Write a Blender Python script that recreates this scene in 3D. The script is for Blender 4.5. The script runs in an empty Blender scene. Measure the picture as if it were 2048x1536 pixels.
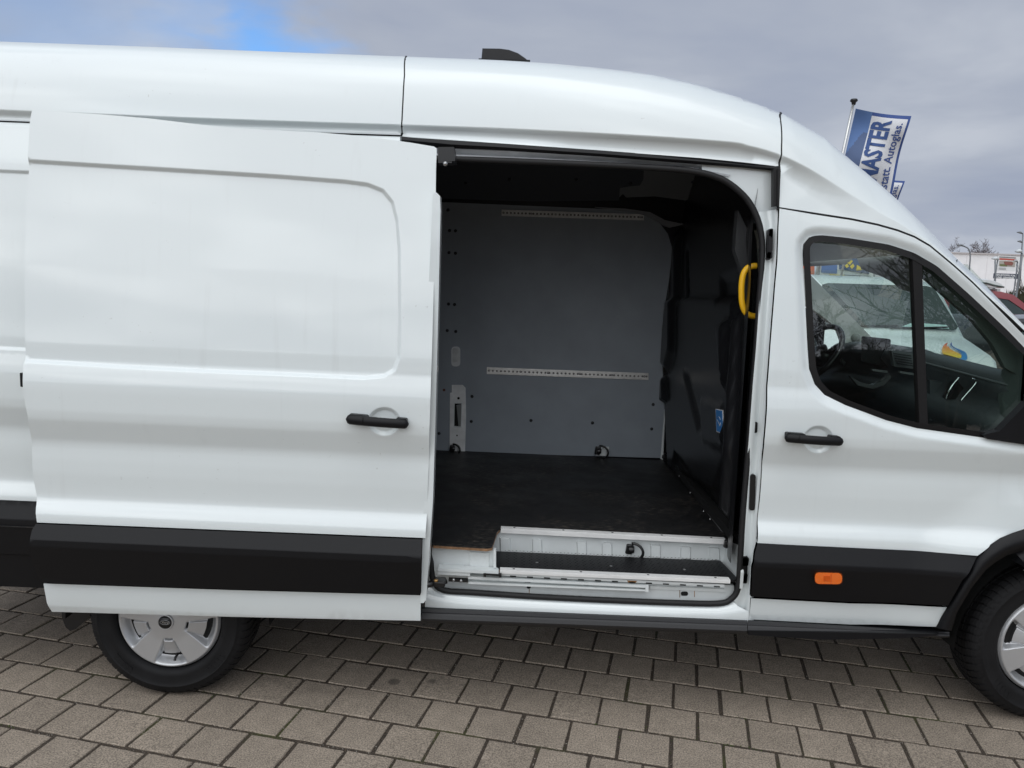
import bpy, bmesh, math, random
import numpy as np
from mathutils import Vector, Matrix
from mathutils.geometry import delaunay_2d_cdt

random.seed(7); np.random.seed(7)
SC = bpy.context.scene
COL = SC.collection

# ------------------------------------------------------------------ camera
CAM = np.array([1.4419, -3.0499, 1.7951])
PITCH, YAW, ROLL, FPX = .1294, -.0061, .0313, 1563.2
_f = np.array([math.sin(YAW)*math.cos(PITCH), math.cos(YAW)*math.cos(PITCH), -math.sin(PITCH)])
_r = np.array([math.cos(YAW), -math.sin(YAW), 0.])
_u = np.cross(_r, _f)
RT = _r*math.cos(ROLL)+_u*math.sin(ROLL)
UP = -_r*math.sin(ROLL)+_u*math.cos(ROLL)
cd = bpy.data.cameras.new('camera'); cam = bpy.data.objects.new('camera', cd); COL.objects.link(cam)
M = Matrix.Identity(4)
for i in range(3):
    M[i][0], M[i][1], M[i][2], M[i][3] = RT[i], UP[i], -_f[i], CAM[i]
cam.matrix_world = M
cd.sensor_width = 36.; cd.lens = FPX/2048*36.; cd.clip_start = .05; cd.clip_end = 2000
SC.camera = cam
SC.render.resolution_x, SC.render.resolution_y = 1024, 768

# ------------------------------------------------------------------ world, sun, exposure
SUN_EL, SUN_AZ = math.radians(47), math.radians(200)      # azimuth clockwise from +Y: behind the camera, a little to its left
w = bpy.data.worlds.new('World'); SC.world = w; w.use_nodes = True
nt = w.node_tree; nt.nodes.clear()
def N(t, **k):
    n = nt.nodes.new(t)
    for a, b in k.items(): setattr(n, a, b)
    return n
out = N('ShaderNodeOutputWorld'); bg = N('ShaderNodeBackground'); bg.inputs['Strength'].default_value = .1
sky = N('ShaderNodeTexSky', sky_type='NISHITA', sun_disc=False, sun_elevation=SUN_EL, sun_rotation=SUN_AZ)
tc = N('ShaderNodeTexCoord')
sep = N('ShaderNodeSeparateXYZ'); nt.links.new(tc.outputs['Generated'], sep.inputs[0])
def M_(op, a, b=None, c=None):
    n = N('ShaderNodeMath', operation=op)
    for i, v in enumerate((a, b, c)):
        if v is None: continue
        if isinstance(v, (int, float)): n.inputs[i].default_value = v
        else: nt.links.new(v, n.inputs[i])
    return n.outputs[0]
# clouds lie on a flat layer: direction / (height + small)
zc = M_('ADD', M_('MAXIMUM', sep.outputs[2], 0.), .16)
comb = N('ShaderNodeCombineXYZ')
nt.links.new(M_('DIVIDE', sep.outputs[0], zc), comb.inputs[0]); nt.links.new(M_('DIVIDE', sep.outputs[1], zc), comb.inputs[1])
n1 = N('ShaderNodeTexNoise'); n1.inputs['Scale'].default_value = 1.15; n1.inputs['Detail'].default_value = 5; n1.inputs['Roughness'].default_value = .52
n1.inputs['Distortion'].default_value = .3
nt.links.new(comb.outputs[0], n1.inputs['Vector'])
r1 = N('ShaderNodeValToRGB'); nt.links.new(n1.outputs['Fac'], r1.inputs[0])
CLOUD = r1
e = r1.color_ramp.elements
e[0].position = .32; e[0].color = (2.95, 3.35, 4.3, 1); e[1].position = .68; e[1].color = (4.5, 4.85, 5.5, 1)
m_ = e.new(.52); m_.color = (3.55, 3.92, 4.7, 1)
# a gap in the cloud where the clear blue shows
def dirv(u, v):
    d = _f+RT*(u-1024)/FPX-UP*(v-768)/FPX
    return d/np.linalg.norm(d)
n2 = N('ShaderNodeTexNoise'); n2.inputs['Scale'].default_value = 3.2; n2.inputs['Detail'].default_value = 5
nt.links.new(comb.outputs[0], n2.inputs['Vector'])
def gap(u, v, r0, r1_, amp):
    dv = N('ShaderNodeVectorMath', operation='DISTANCE'); nt.links.new(tc.outputs['Generated'], dv.inputs[0]); dv.inputs[1].default_value = tuple(dirv(u, v))
    d = M_('ADD', dv.outputs['Value'], M_('MULTIPLY', M_('SUBTRACT', n2.outputs['Fac'], .5), .22))
    mr = N('ShaderNodeMapRange', interpolation_type='SMOOTHSTEP'); nt.links.new(d, mr.inputs['Value'])
    mr.inputs['From Min'].default_value = r0; mr.inputs['From Max'].default_value = r1_
    mr.inputs['To Min'].default_value = amp; mr.inputs['To Max'].default_value = 0
    return mr.outputs[0]
g = M_('MAXIMUM', gap(505, 70, .0, .10, .95), M_('MAXIMUM', gap(400, -40, .0, .16, .5), gap(90, 0, .0, .22, .32)))
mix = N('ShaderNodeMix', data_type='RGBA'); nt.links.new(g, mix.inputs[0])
# thin cloud glows round the hidden sun
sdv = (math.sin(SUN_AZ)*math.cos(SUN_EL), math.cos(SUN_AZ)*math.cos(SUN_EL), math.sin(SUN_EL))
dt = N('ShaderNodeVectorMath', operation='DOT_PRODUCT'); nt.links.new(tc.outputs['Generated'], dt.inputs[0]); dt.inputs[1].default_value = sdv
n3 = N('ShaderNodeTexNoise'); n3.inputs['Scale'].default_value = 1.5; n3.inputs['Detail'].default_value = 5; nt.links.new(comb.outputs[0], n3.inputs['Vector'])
def mrw(x, a, b, c, d):
    n = N('ShaderNodeMapRange', interpolation_type='SMOOTHSTEP'); nt.links.new(x, n.inputs['Value'])
    for k_, v_ in zip(('From Min', 'From Max', 'To Min', 'To Max'), (a, b, c, d)): n.inputs[k_].default_value = v_
    return n.outputs[0]
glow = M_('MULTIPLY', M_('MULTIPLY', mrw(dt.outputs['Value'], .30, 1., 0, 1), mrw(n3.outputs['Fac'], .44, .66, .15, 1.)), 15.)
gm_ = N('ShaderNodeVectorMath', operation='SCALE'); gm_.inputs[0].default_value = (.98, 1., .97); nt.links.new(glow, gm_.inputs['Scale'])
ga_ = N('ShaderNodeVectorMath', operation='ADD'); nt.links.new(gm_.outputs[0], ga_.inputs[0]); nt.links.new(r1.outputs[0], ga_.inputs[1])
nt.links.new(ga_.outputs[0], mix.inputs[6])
sk2 = N('ShaderNodeMix', data_type='RGBA', blend_type='MULTIPLY'); sk2.inputs[0].default_value = 1
nt.links.new(sky.outputs[0], sk2.inputs[6]); sk2.inputs[7].default_value = (.85, 1.3, 1.75, 1)
nt.links.new(sk2.outputs[2], mix.inputs[7])
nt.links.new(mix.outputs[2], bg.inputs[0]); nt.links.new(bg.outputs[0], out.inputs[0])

sd = bpy.data.lights.new('sun', 'SUN'); so = bpy.data.objects.new('sun', sd); COL.objects.link(so)
sd.energy = .95; sd.angle = math.radians(80); sd.color = (1., .985, .95)
sdir = Vector((math.sin(SUN_AZ)*math.cos(SUN_EL), math.cos(SUN_AZ)*math.cos(SUN_EL), math.sin(SUN_EL)))
so.rotation_euler = sdir.to_track_quat('Z', 'Y').to_euler(); so.location = (0, -8, 12)
vs = SC.view_settings; vs.view_transform = 'Standard'; vs.look = 'None'; vs.exposure = .2; vs.gamma = 1.; vs.use_curve_mapping = False

# ------------------------------------------------------------------ picture rays to points at a real distance
RAKE = .0105                                               # the van stands nose-down by this slope
def ray(u, v): return _f+RT*(u-1024)/FPX-UP*(v-768)/FPX
def at(u, v, Y):
    d = ray(u, v); return CAM+d*(Y-CAM[1])/d[1]
def atx(u, v, X):
    d = ray(u, v); return CAM+d*(X-CAM[0])/d[0]
def atz(u, v, Z0, rk=RAKE):
    d = ray(u, v); return CAM+d*(Z0-CAM[2]-rk*CAM[0])/(d[2]+rk*d[0])
def atsurf(u, v, fn):
    ys = np.linspace(-.35, 1.2, 156); d = ray(u, v); t = (ys-CAM[1])/d[1]
    g_ = ys-fn(CAM[0]+d[0]*t, CAM[2]+d[2]*t); k = np.nonzero(g_ >= 0)[0]; k = int(k[0]) if len(k) else 155
    a, b = ys[max(0, k-1)], ys[k]
    for _ in range(24):
        c = .5*(a+b); P = at(u, v, c)
        if c-float(fn(np.array([P[0]]), np.array([P[2]]))[0]) >= 0: b = c
        else: a = c
    return at(u, v, b)
def xz(L, fn): return [(P[0], P[2]) for P in (atsurf(u, v, fn) for u, v in L)]
def pl(L, Y): return [tuple(at(u, v, Y)) for u, v in L]
def ss(a, b, x):
    t = np.clip((x-a)/(b-a), 0, 1); return t*t*(3-2*t)

# ------------------------------------------------------------------ objects
def tag(o, label=None, cat=None, group=None, kind=None):
    for k, v in (('label', label), ('category', cat), ('group', group), ('kind', kind)):
        if v: o[k] = v
    return o
def empty(name, loc, label=None, cat=None, group=None):
    o = bpy.data.objects.new(name, None); COL.objects.link(o); o.location = loc; o.empty_display_size = .2
    return tag(o, label, cat, group)
def link(name, me, parent=None):
    o = bpy.data.objects.new(name, me); COL.objects.link(o)
    if parent is not None:
        o.parent = parent
        if parent.type == 'EMPTY': o.matrix_parent_inverse = Matrix.Translation(-parent.location)
    return o
class MB:
    """collects shapes; build() links them as one mesh object"""
    def __init__(s): s.v = []; s.f = []; s.sm = []; s.mi = []
    def add(s, V, F, smooth=False, mi=0):
        b = len(s.v); s.v += [tuple(map(float, p)) for p in V]
        for q in F: s.f.append(tuple(i+b for i in q)); s.sm.append(smooth); s.mi.append(mi)
        return s
    def box(s, c, d, R=None, mi=0, bev=0.):
        x, y, z = d[0]/2, d[1]/2, d[2]/2
        bev = min(bev, .45*min(d))
        if bev <= 0:
            V = [(a*x, b*y, e_*z) for a in (-1, 1) for b in (-1, 1) for e_ in (-1, 1)]
            F = [(0, 1, 3, 2), (4, 6, 7, 5), (0, 4, 5, 1), (2, 3, 7, 6), (0, 2, 6, 4), (1, 5, 7, 3)]
        else:
            bm = bmesh.new(); bmesh.ops.create_cube(bm, size=1)
            bmesh.ops.scale(bm, vec=(d[0], d[1], d[2]), verts=bm.verts)
            bmesh.ops.bevel(bm, geom=bm.edges[:], offset=bev, segments=2, affect='EDGES', profile=.5)
            bm.verts.index_update(); V = [tuple(q.co) for q in bm.verts]; F = [tuple(q.index for q in f_.verts) for f_ in bm.faces]; bm.free()
        if R is not None: V = [R @ Vector(p) for p in V]
        V = [(p[0]+c[0], p[1]+c[1], p[2]+c[2]) for p in V]
        return s.add(V, F, False, mi)
    def prism(s, P, d, mi=0, smooth=False):
        """polygon P (3-D) swept along vector d"""
        n = len(P); V = list(P)+[(p[0]+d[0], p[1]+d[1], p[2]+d[2]) for p in P]
        F = [tuple(range(n)), tuple(range(2*n-1, n-1, -1))]
        s.add(V, F, False, mi)
        b = len(s.v)-2*n
        for i in range(n):
            j = (i+1) % n; s.f.append((b+i, b+j, b+n+j, b+n+i)[::-1]); s.sm.append(smooth); s.mi.append(mi)
        return s
    def tube(s, P, r, n=8, closed=False, mi=0, cap=True, flat=None):
        P = [Vector(p) for p in P]; m = len(P)
        T = []
        for i in range(m):
            a = P[i-1] if (i > 0 or closed) else P[i]; b = P[(i+1) % m] if (i < m-1 or closed) else P[i]
            t = (b-a); T.append(t.normalized() if t.length > 1e-9 else Vector((0, 0, 1)))
        ref = Vector((0, 1, 0)) if abs(T[0].y) < .9 else Vector((1, 0, 0))
        V = []
        rr = r if hasattr(r, '__len__') else [r]*m
        for i in range(m):
            ref = (ref-T[i]*ref.dot(T[i])).normalized(); bi = T[i].cross(ref)
            for k in range(n):
                a = 2*math.pi*k/n
                sx, sy = (1, 1) if flat is None else flat
                V.append(P[i]+(ref*math.cos(a)*sx+bi*math.sin(a)*sy)*rr[i])
        F = []
        for i in range(m if closed else m-1):
            for k in range(n):
                a, b = i*n+k, i*n+(k+1) % n; c, d = ((i+1) % m)*n+(k+1) % n, ((i+1) % m)*n+k
                F.append((a, b, c, d))
        s.add(V, F, True, mi)
        if cap and not closed:
            b = len(s.v)-len(V)
            s.f += [tuple(range(b+n-1, b-1, -1)), tuple(range(b+(m-1)*n, b+m*n))]; s.sm += [False]*2; s.mi += [mi]*2
        return s
    def lathe(s, prof, c, axis='Y', n=48, mi=0, smooth=True):
        """prof: (radius, offset along axis)"""
        V = []; m = len(prof)
        for k in range(n):
            a = 2*math.pi*k/n; ca, sa = math.cos(a), math.sin(a)
            for r, o in prof:
                V.append((c[0]+r*ca, c[1]+o, c[2]+r*sa) if axis == 'Y' else ((c[0]+r*ca, c[1]+r*sa, c[2]+o) if axis == 'Z' else (c[0]+o, c[1]+r*ca, c[2]+r*sa)))
        F = [(k*m+i, k*m+i+1, ((k+1) % n)*m+i+1, ((k+1) % n)*m+i) for k in range(n) for i in range(m-1)]
        return s.add(V, F, smooth, mi)
    def grid(s, G, smooth=True, mi=0, flip=False):
        h, w_ = len(G), len(G[0]); V = [p for row in G for p in row]
        F = [(i*w_+j, i*w_+j+1, (i+1)*w_+j+1, (i+1)*w_+j) for i in range(h-1) for j in range(w_-1)]
        if flip: F = [q[::-1] for q in F]
        return s.add(V, F, smooth, mi)
    def mesh(s, name, mats):
        me = bpy.data.meshes.new(name); me.from_pydata(s.v, [], s.f); me.validate()
        for m in (mats if isinstance(mats, (list, tuple)) else [mats]): me.materials.append(m)
        if len(me.polygons) == len(s.sm):
            me.polygons.foreach_set('use_smooth', s.sm); me.polygons.foreach_set('material_index', s.mi)
        me.update(); return me
    def build(s, name, mats, parent=None): return link(name, s.mesh(name, mats), parent)
def resample(L, step, closed=True):
    O = []; n = len(L)
    for i in range(n if closed else n-1):
        a, b = np.array(L[i], float), np.array(L[(i+1) % n], float); k = max(1, int(math.ceil(np.linalg.norm(b-a)/step)))
        for j in range(k): O.append(tuple(a+(b-a)*j/k))
    if not closed: O.append(tuple(L[-1]))
    return O
def smooth_path(L, n=6, closed=False):
    """Catmull-Rom through the points"""
    L = [np.array(p, float) for p in L]; m = len(L); O = []
    for i in range(m if closed else m-1):
        p0 = L[i-1] if (i > 0 or closed) else L[i]; p1 = L[i]; p2 = L[(i+1) % m]; p3 = L[(i+2) % m] if (i+2 < m or closed) else p2
        for j in range(n):
            t = j/n; O.append(tuple(.5*((2*p1)+(-p0+p2)*t+(2*p0-5*p1+4*p2-p3)*t*t+(-p0+3*p1-3*p2+p3)*t**3)))
    if not closed: O.append(tuple(L[-1]))
    return O
def rounded(L, r, n=5):
    """round the corners of a 2-D polygon; r one radius or one per corner"""
    O = []; m = len(L)
    for i in range(m):
        p, a, b = np.array(L[i], float), np.array(L[i-1], float), np.array(L[(i+1) % m], float)
        ri = r[i] if hasattr(r, '__len__') else r
        if ri <= 0: O.append(tuple(p)); continue
        da, db = a-p, b-p; la, lb = np.linalg.norm(da), np.linalg.norm(db); q = min(ri, la*.48, lb*.48)
        A, B = p+da/la*q, p+db/lb*q
        for j in range(n+1):
            t = j/n; O.append(tuple((1-t)**2*A+2*t*(1-t)*p+t*t*B))
    return O
def inpoly(L, X, Z):
    L = np.array(L); r = np.zeros(np.shape(X), bool); n = len(L)
    for i in range(n):
        x1, z1 = L[i]; x2, z2 = L[(i+1) % n]
        if z1 == z2: continue
        c = ((z1 > Z) != (z2 > Z)) & (X < (x2-x1)*(Z-z1)/(z2-z1)+x1); r ^= c
    return r
def pdist(L, X, Z, closed=True):
    """distance of points to a polyline"""
    L = np.array(L); d = np.full(np.shape(X), 1e9); n = len(L)
    for i in range(n if closed else n-1):
        a = L[i]; b = L[(i+1) % n]; e_ = b-a; q = e_ @ e_
        if q < 1e-14: continue
        t = np.clip(((X-a[0])*e_[0]+(Z-a[1])*e_[1])/q, 0, 1)
        d = np.minimum(d, np.hypot(X-a[0]-t*e_[0], Z-a[1]-t*e_[1]))
    return d
def sdist(L, X, Z):
    d = pdist(L, X, Z); return np.where(inpoly(L, X, Z), -d, d)
def panel(name, loop, fn, mat, parent=None, holes=(), step=.03, zrows=(), flange=.015, face=-1, xform=None, edge=.02, fl=(0., 1.), creases=(), rake=True):
    """a pressed sheet: outline in (X, Z), depth Y = fn(X, Z); edges turned inwards by flange; exact normals.
    face=-1: seen from -Y; +1: seen from +Y"""
    loops = [resample(loop, edge)]+[resample(h, edge) for h in holes]
    V2 = []; E = []
    for L in loops:
        b = len(V2); V2 += L; E += [(b+i, b+(i+1) % len(L)) for i in range(len(L))]
    nb = len(V2)
    A = np.array(loops[0]); x0, z0 = A.min(0); x1, z1 = A.max(0)
    xs = np.arange(x0+step/2, x1, step); zs = list(np.arange(z0-.05+step/2, z1+.06, step))+[z for z in zrows]
    gx, gz = np.meshgrid(xs, sorted(zs)); gx = gx.ravel(); gz = gz.ravel()
    if rake: gz = gz-RAKE*gx
    for C_, offs_, cl_ in creases:                                # finer points along pressed lines
        R_ = np.array(resample(C_, .012, cl_)); t_ = (np.roll(R_, -1, 0)-np.roll(R_, 1, 0)) if cl_ else np.gradient(R_, axis=0); t_ /= np.linalg.norm(t_, axis=1)[:, None]+1e-12
        dd = pdist(R_, gx, gz, cl_); kk = dd > max(map(abs, offs_))+.003; gx, gz = gx[kk], gz[kk]
        for o_ in offs_: gx = np.concatenate([gx, R_[:, 0]-t_[:, 1]*o_]); gz = np.concatenate([gz, R_[:, 1]+t_[:, 0]*o_])
    ok = inpoly(loops[0], gx, gz)
    for h in loops[1:]: ok &= ~inpoly(h, gx, gz)
    dd = np.full(len(gx), 9.)
    for L in loops: dd = np.minimum(dd, pdist(L, gx, gz))
    ok &= dd > .006
    V2 += list(zip(gx[ok], gz[ok]))
    vo, _, fo, orig, _, _ = delaunay_2d_cdt([Vector(p) for p in V2], E, [], 0, 1e-6)
    P = np.array([(p.x, p.y) for p in vo]); T = np.array([t for t in fo if len(t) == 3])
    c = P[T].mean(1); k = inpoly(loops[0], c[:, 0], c[:, 1])
    for h in loops[1:]: k &= ~inpoly(h, c[:, 0], c[:, 1])
    T = T[k]
    a_ = P[T[:, 1]]-P[T[:, 0]]; b_ = P[T[:, 2]]-P[T[:, 0]]; k = np.abs(a_[:, 0]*b_[:, 1]-a_[:, 1]*b_[:, 0]) > 1e-9; T = T[k]
    X, Z = P[:, 0], P[:, 1]; Y = fn(X, Z); h = .0015
    fx = (fn(X+h, Z)-fn(X-h, Z))/(2*h); fz = (fn(X, Z+h)-fn(X, Z-h))/(2*h)
    Nn = np.stack([fx, -np.ones_like(fx), fz], 1)*(-face); Nn /= np.linalg.norm(Nn, axis=1)[:, None]
    V = [tuple(q) for q in np.stack([X, Y, Z], 1)]; NN = [tuple(q) for q in Nn]
    # the triangles come counter-clockwise in (X, Z): that faces -Y
    F = [tuple(int(i) for i in t) for t in (T if face < 0 else T[:, ::-1])]
    if flange > 0:
        inv = {}
        for i, og in enumerate(orig):
            for o_ in og: inv[o_] = i
        b0 = 0
        for li, L in enumerate(loops):
            n = len(L); A = np.array(L)
            area = .5*np.sum(A[:, 0]*np.roll(A[:, 1], -1)-np.roll(A[:, 0], -1)*A[:, 1])
            base = len(V)
            for i in range(n):
                t = A[(i+1) % n]-A[i-1]; t /= (np.linalg.norm(t)+1e-12)
                o2 = np.array([t[1], -t[0]])*(1 if area > 0 else -1)*(1 if li == 0 else -1)
                q = V[inv.get(b0+i, b0+i)]
                nn = (o2[0], 0, o2[1])
                V.append(q); NN.append(nn)
                V.append((q[0]-o2[0]*fl[0], q[1]-face*flange*fl[1], q[2]-o2[1]*fl[0])); NN.append(nn)
            for i in range(n):
                j = (i+1) % n; q = (base+2*i, base+2*i+1, base+2*j+1, base+2*j)
                ccw = (area > 0) == (li == 0)
                F.append(q if ccw == (face > 0) else q[::-1])
            b0 += n
    if xform is not None:
        V = [tuple(xform @ Vector(p)) for p in V]; R3 = xform.to_3x3(); NN = [tuple((R3 @ Vector(p)).normalized()) for p in NN]
    me = bpy.data.meshes.new(name); me.from_pydata(V, [], F); me.materials.append(mat)
    me.polygons.foreach_set('use_smooth', [True]*len(me.polygons)); me.update()
    me.normals_split_custom_set_from_vertices(NN)
    return link(name, me, parent)
def text(s, size, name, mat, loc, rot, parent=None, bold=0., shear=0., extrude=.001, align='LEFT', sx=1.):
    c = bpy.data.curves.new(name, 'FONT'); c.body = s; c.size = size; c.offset = bold; c.shear = shear; c.extrude = extrude; c.align_x = align; c.resolution_u = 3
    o = bpy.data.objects.new(name+'_tmp', c); COL.objects.link(o)
    dg = bpy.context.evaluated_depsgraph_get(); me = bpy.data.meshes.new_from_object(o.evaluated_get(dg)); bpy.data.objects.remove(o)
    me.materials.clear(); me.materials.append(mat)
    T = Matrix.Translation(loc) @ rot.to_4x4() @ Matrix.Diagonal((sx, 1, 1, 1)); me.transform(T)
    return link(name, me, parent)

# ------------------------------------------------------------------ materials
def mat(name, col, rough=.5, metal=0., coat=0., spec=.5, bump=None, var=None, trans=0., emit=None):
    """bump=(scale, strength, distance); var=(scale, amount)"""
    m = bpy.data.materials.new(name); m.use_nodes = True; t = m.node_tree; p = t.nodes['Principled BSDF']
    p.inputs['Base Color'].default_value = (*col, 1); p.inputs['Roughness'].default_value = rough; p.inputs['Metallic'].default_value = metal
    p.inputs['Coat Weight'].default_value = coat; p.inputs['Coat IOR'].default_value = 1.6; p.inputs['Coat Roughness'].default_value = .03; p.inputs['Specular IOR Level'].default_value = spec
    tcn = t.nodes.new('ShaderNodeTexCoord')
    if var:
        n = t.nodes.new('ShaderNodeTexNoise'); n.inputs['Scale'].default_value = var[0]; n.inputs['Detail'].default_value = 6; t.links.new(tcn.outputs['Object'], n.inputs['Vector'])
        h = t.nodes.new('ShaderNodeMapRange'); t.links.new(n.outputs['Fac'], h.inputs[0]); h.inputs[1].default_value = .3; h.inputs[2].default_value = .7
        h.inputs[3].default_value = 1-var[1]; h.inputs[4].default_value = 1+var[1]
        x = t.nodes.new('ShaderNodeMix'); x.data_type = 'RGBA'; x.blend_type = 'MULTIPLY'; x.inputs[0].default_value = 1; x.inputs[6].default_value = (*col, 1)
        t.links.new(h.outputs[0], x.inputs[7]); t.links.new(x.outputs[2], p.inputs['Base Color'])
    if bump:
        n = t.nodes.new('ShaderNodeTexNoise'); n.inputs['Scale'].default_value = bump[0]; n.inputs['Detail'].default_value = 3; t.links.new(tcn.outputs['Object'], n.inputs['Vector'])
        b = t.nodes.new('ShaderNodeBump'); b.inputs['Strength'].default_value = bump[1]; b.inputs['Distance'].default_value = bump[2]
        t.links.new(n.outputs['Fac'], b.inputs['Height']); t.links.new(b.outputs[0], p.inputs['Normal'])
    return m
def paint(name, col, dirt=.25, coat=1.):
    """glossy car paint with fine dirt specks, run-off streaks and road film towards the sill"""
    m = mat(name, col, .35, 0., coat); t = m.node_tree; p = t.nodes['Principled BSDF']
    g_ = t.nodes.new('ShaderNodeTexCoord'); s_ = t.nodes.new('ShaderNodeSeparateXYZ'); t.links.new(g_.outputs['Object'], s_.inputs[0])
    def noise(scale, stretch=None, detail=4):
        n = t.nodes.new('ShaderNodeTexNoise'); n.inputs['Scale'].default_value = scale; n.inputs['Detail'].default_value = detail
        if stretch:
            mp = t.nodes.new('ShaderNodeMapping'); mp.inputs['Scale'].default_value = stretch; t.links.new(g_.outputs['Object'], mp.inputs[0]); t.links.new(mp.outputs[0], n.inputs['Vector'])
        else: t.links.new(g_.outputs['Object'], n.inputs['Vector'])
        return n.outputs['Fac']
    def mr(x, a, b, c=0., d=1.):
        n = t.nodes.new('ShaderNodeMapRange'); n.interpolation_type = 'SMOOTHSTEP'; t.links.new(x, n.inputs[0])
        for i, v in zip((1, 2, 3, 4), (a, b, c, d)): n.inputs[i].default_value = v
        return n.outputs[0]
    def mul(a, b):
        n = t.nodes.new('ShaderNodeMath'); n.operation = 'MULTIPLY'
        for i, v in enumerate((a, b)):
            if isinstance(v, (int, float)): n.inputs[i].default_value = v
            else: t.links.new(v, n.inputs[i])
        return n.outputs[0]
    def mx(a, b):
        n = t.nodes.new('ShaderNodeMath'); n.operation = 'MAXIMUM'; t.links.new(a, n.inputs[0]); t.links.new(b, n.inputs[1]); return n.outputs[0]
    specks = mul(mr(noise(70, detail=2), .70, .78), mr(noise(2.3), .48, .66))
    streak = mul(mr(noise(26, (1, 1, .03)), .55, .8), mr(noise(1.7), .4, .7, 0, .22))
    low = mul(mr(s_.outputs[2], .56, .40, 0, .55), mr(noise(3, (1, 1, .8)), .25, .8, .3, .55))
    film = mx(mx(mul(specks, .55), streak), low)
    fac = mul(film, dirt)
    x = t.nodes.new('ShaderNodeMix'); x.data_type = 'RGBA'; t.links.new(fac, x.inputs[0]); x.inputs[6].default_value = (*col, 1); x.inputs[7].default_value = (.24, .215, .19, 1)
    t.links.new(x.outputs[2], p.inputs['Base Color'])
    # faint orange peel keeps reflections from being mirror-clean
    nb = t.nodes.new('ShaderNodeBump'); nb.inputs['Strength'].default_value = .02; nb.inputs['Distance'].default_value = .002
    t.links.new(noise(160, detail=1), nb.inputs['Height']); t.links.new(nb.outputs[0], p.inputs['Coat Normal'])
    rr = mr(fac, 0, .3, .03, .22); t.links.new(rr, p.inputs['Coat Roughness'])
    return m
def glass(name, tint, rough=0.):
    m = bpy.data.materials.new(name); m.use_nodes = True; t = m.node_tree; t.nodes.clear()
    o = t.nodes.new('ShaderNodeOutputMaterial'); x = t.nodes.new('ShaderNodeMixShader'); tr = t.nodes.new('ShaderNodeBsdfTransparent'); gl = t.nodes.new('ShaderNodeBsdfGlossy')
    lw = t.nodes.new('ShaderNodeLayerWeight'); lw.inputs['Blend'].default_value = .5
    pw5 = t.nodes.new('ShaderNodeMath'); pw5.operation = 'POWER'; t.links.new(lw.outputs['Facing'], pw5.inputs[0]); pw5.inputs[1].default_value = 5
    k = t.nodes.new('ShaderNodeMath'); k.operation = 'MULTIPLY_ADD'; k.use_clamp = True; t.links.new(pw5.outputs[0], k.inputs[0]); k.inputs[1].default_value = .9; k.inputs[2].default_value = .12   # both faces of the pane
    tr.inputs[0].default_value = (*tint, 1); gl.inputs['Roughness'].default_value = rough
    t.links.new(k.outputs[0], x.inputs[0]); t.links.new(tr.outputs[0], x.inputs[1]); t.links.new(gl.outputs[0], x.inputs[2]); t.links.new(x.outputs[0], o.inputs[0])
    return m
WHITE = paint('white_paint', (.765, .820, .828), .5)
WHITE_IN = mat('white_primer', (.71, .745, .745), .42, var=(14, .05))
BLACKP = mat('black_moulding', (.0042, .0044, .0058), .46, bump=(900, .25, .001), spec=.30)
BLACKS = mat('black_smooth', (.010, .010, .011), .28)
RUBBER = mat('rubber', (.013, .013, .014), .55, spec=.35)
LINING = mat('grey_lining', (.29, .325, .365), .55, bump=(500, .08, .001), var=(6, .06))
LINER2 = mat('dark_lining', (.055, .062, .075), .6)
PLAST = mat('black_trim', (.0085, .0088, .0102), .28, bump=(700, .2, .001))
PLY = mat('phenolic_floor', (.009, .009, .010), .42, bump=(60, .12, .002), spec=.5)
WOOD = mat('raw_ply_edge', (.30, .17, .09), .7, var=(60, .3))
ALU = mat('aluminium', (.62, .62, .61), .38, .85, var=(30, .1))
ALUW = mat('white_alu_strip', (.78, .78, .77), .4, .0, var=(18, .06))
RAILM = mat('dull_rail', (.80, .80, .79), .5, .0, var=(25, .1))
STEEL = mat('steel', (.42, .42, .42), .35, 1.)
SILVER = mat('silver_cover', (.56, .57, .585), .36, .55, coat=.4, var=(5, .03))
TYRE = mat('tyre_rubber', (.010, .010, .011), .66, bump=(240, .2, .002), var=(8, .25), spec=.25)
ORANGE = mat('amber_lens', (.82, .15, .008), .18, coat=1.)
YELLOW = mat('yellow_plastic', (.90, .50, .012), .38)
BLUE = mat('sticker_blue', (.02, .17, .47), .4)
PAPER = mat('white_print', (.75, .76, .76), .5)
DARK = mat('cavity_black', (.004, .004, .004), .8)
GLASS = glass('tinted_glass', (.80, .92, .87))
GLASS2 = glass('clear_glass', (.88, .96, .93))
GREYTRIM = mat('grey_headliner', (.58, .58, .56), .8)
DASH = mat('dash_plastic', (.060, .064, .070), .5, bump=(500, .15, .001))
CHROME = mat('chrome', (.75, .76, .77), .12, 1.)
SCREEN = mat('screen_glass', (.008, .009, .010), .55, spec=.2)
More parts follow.
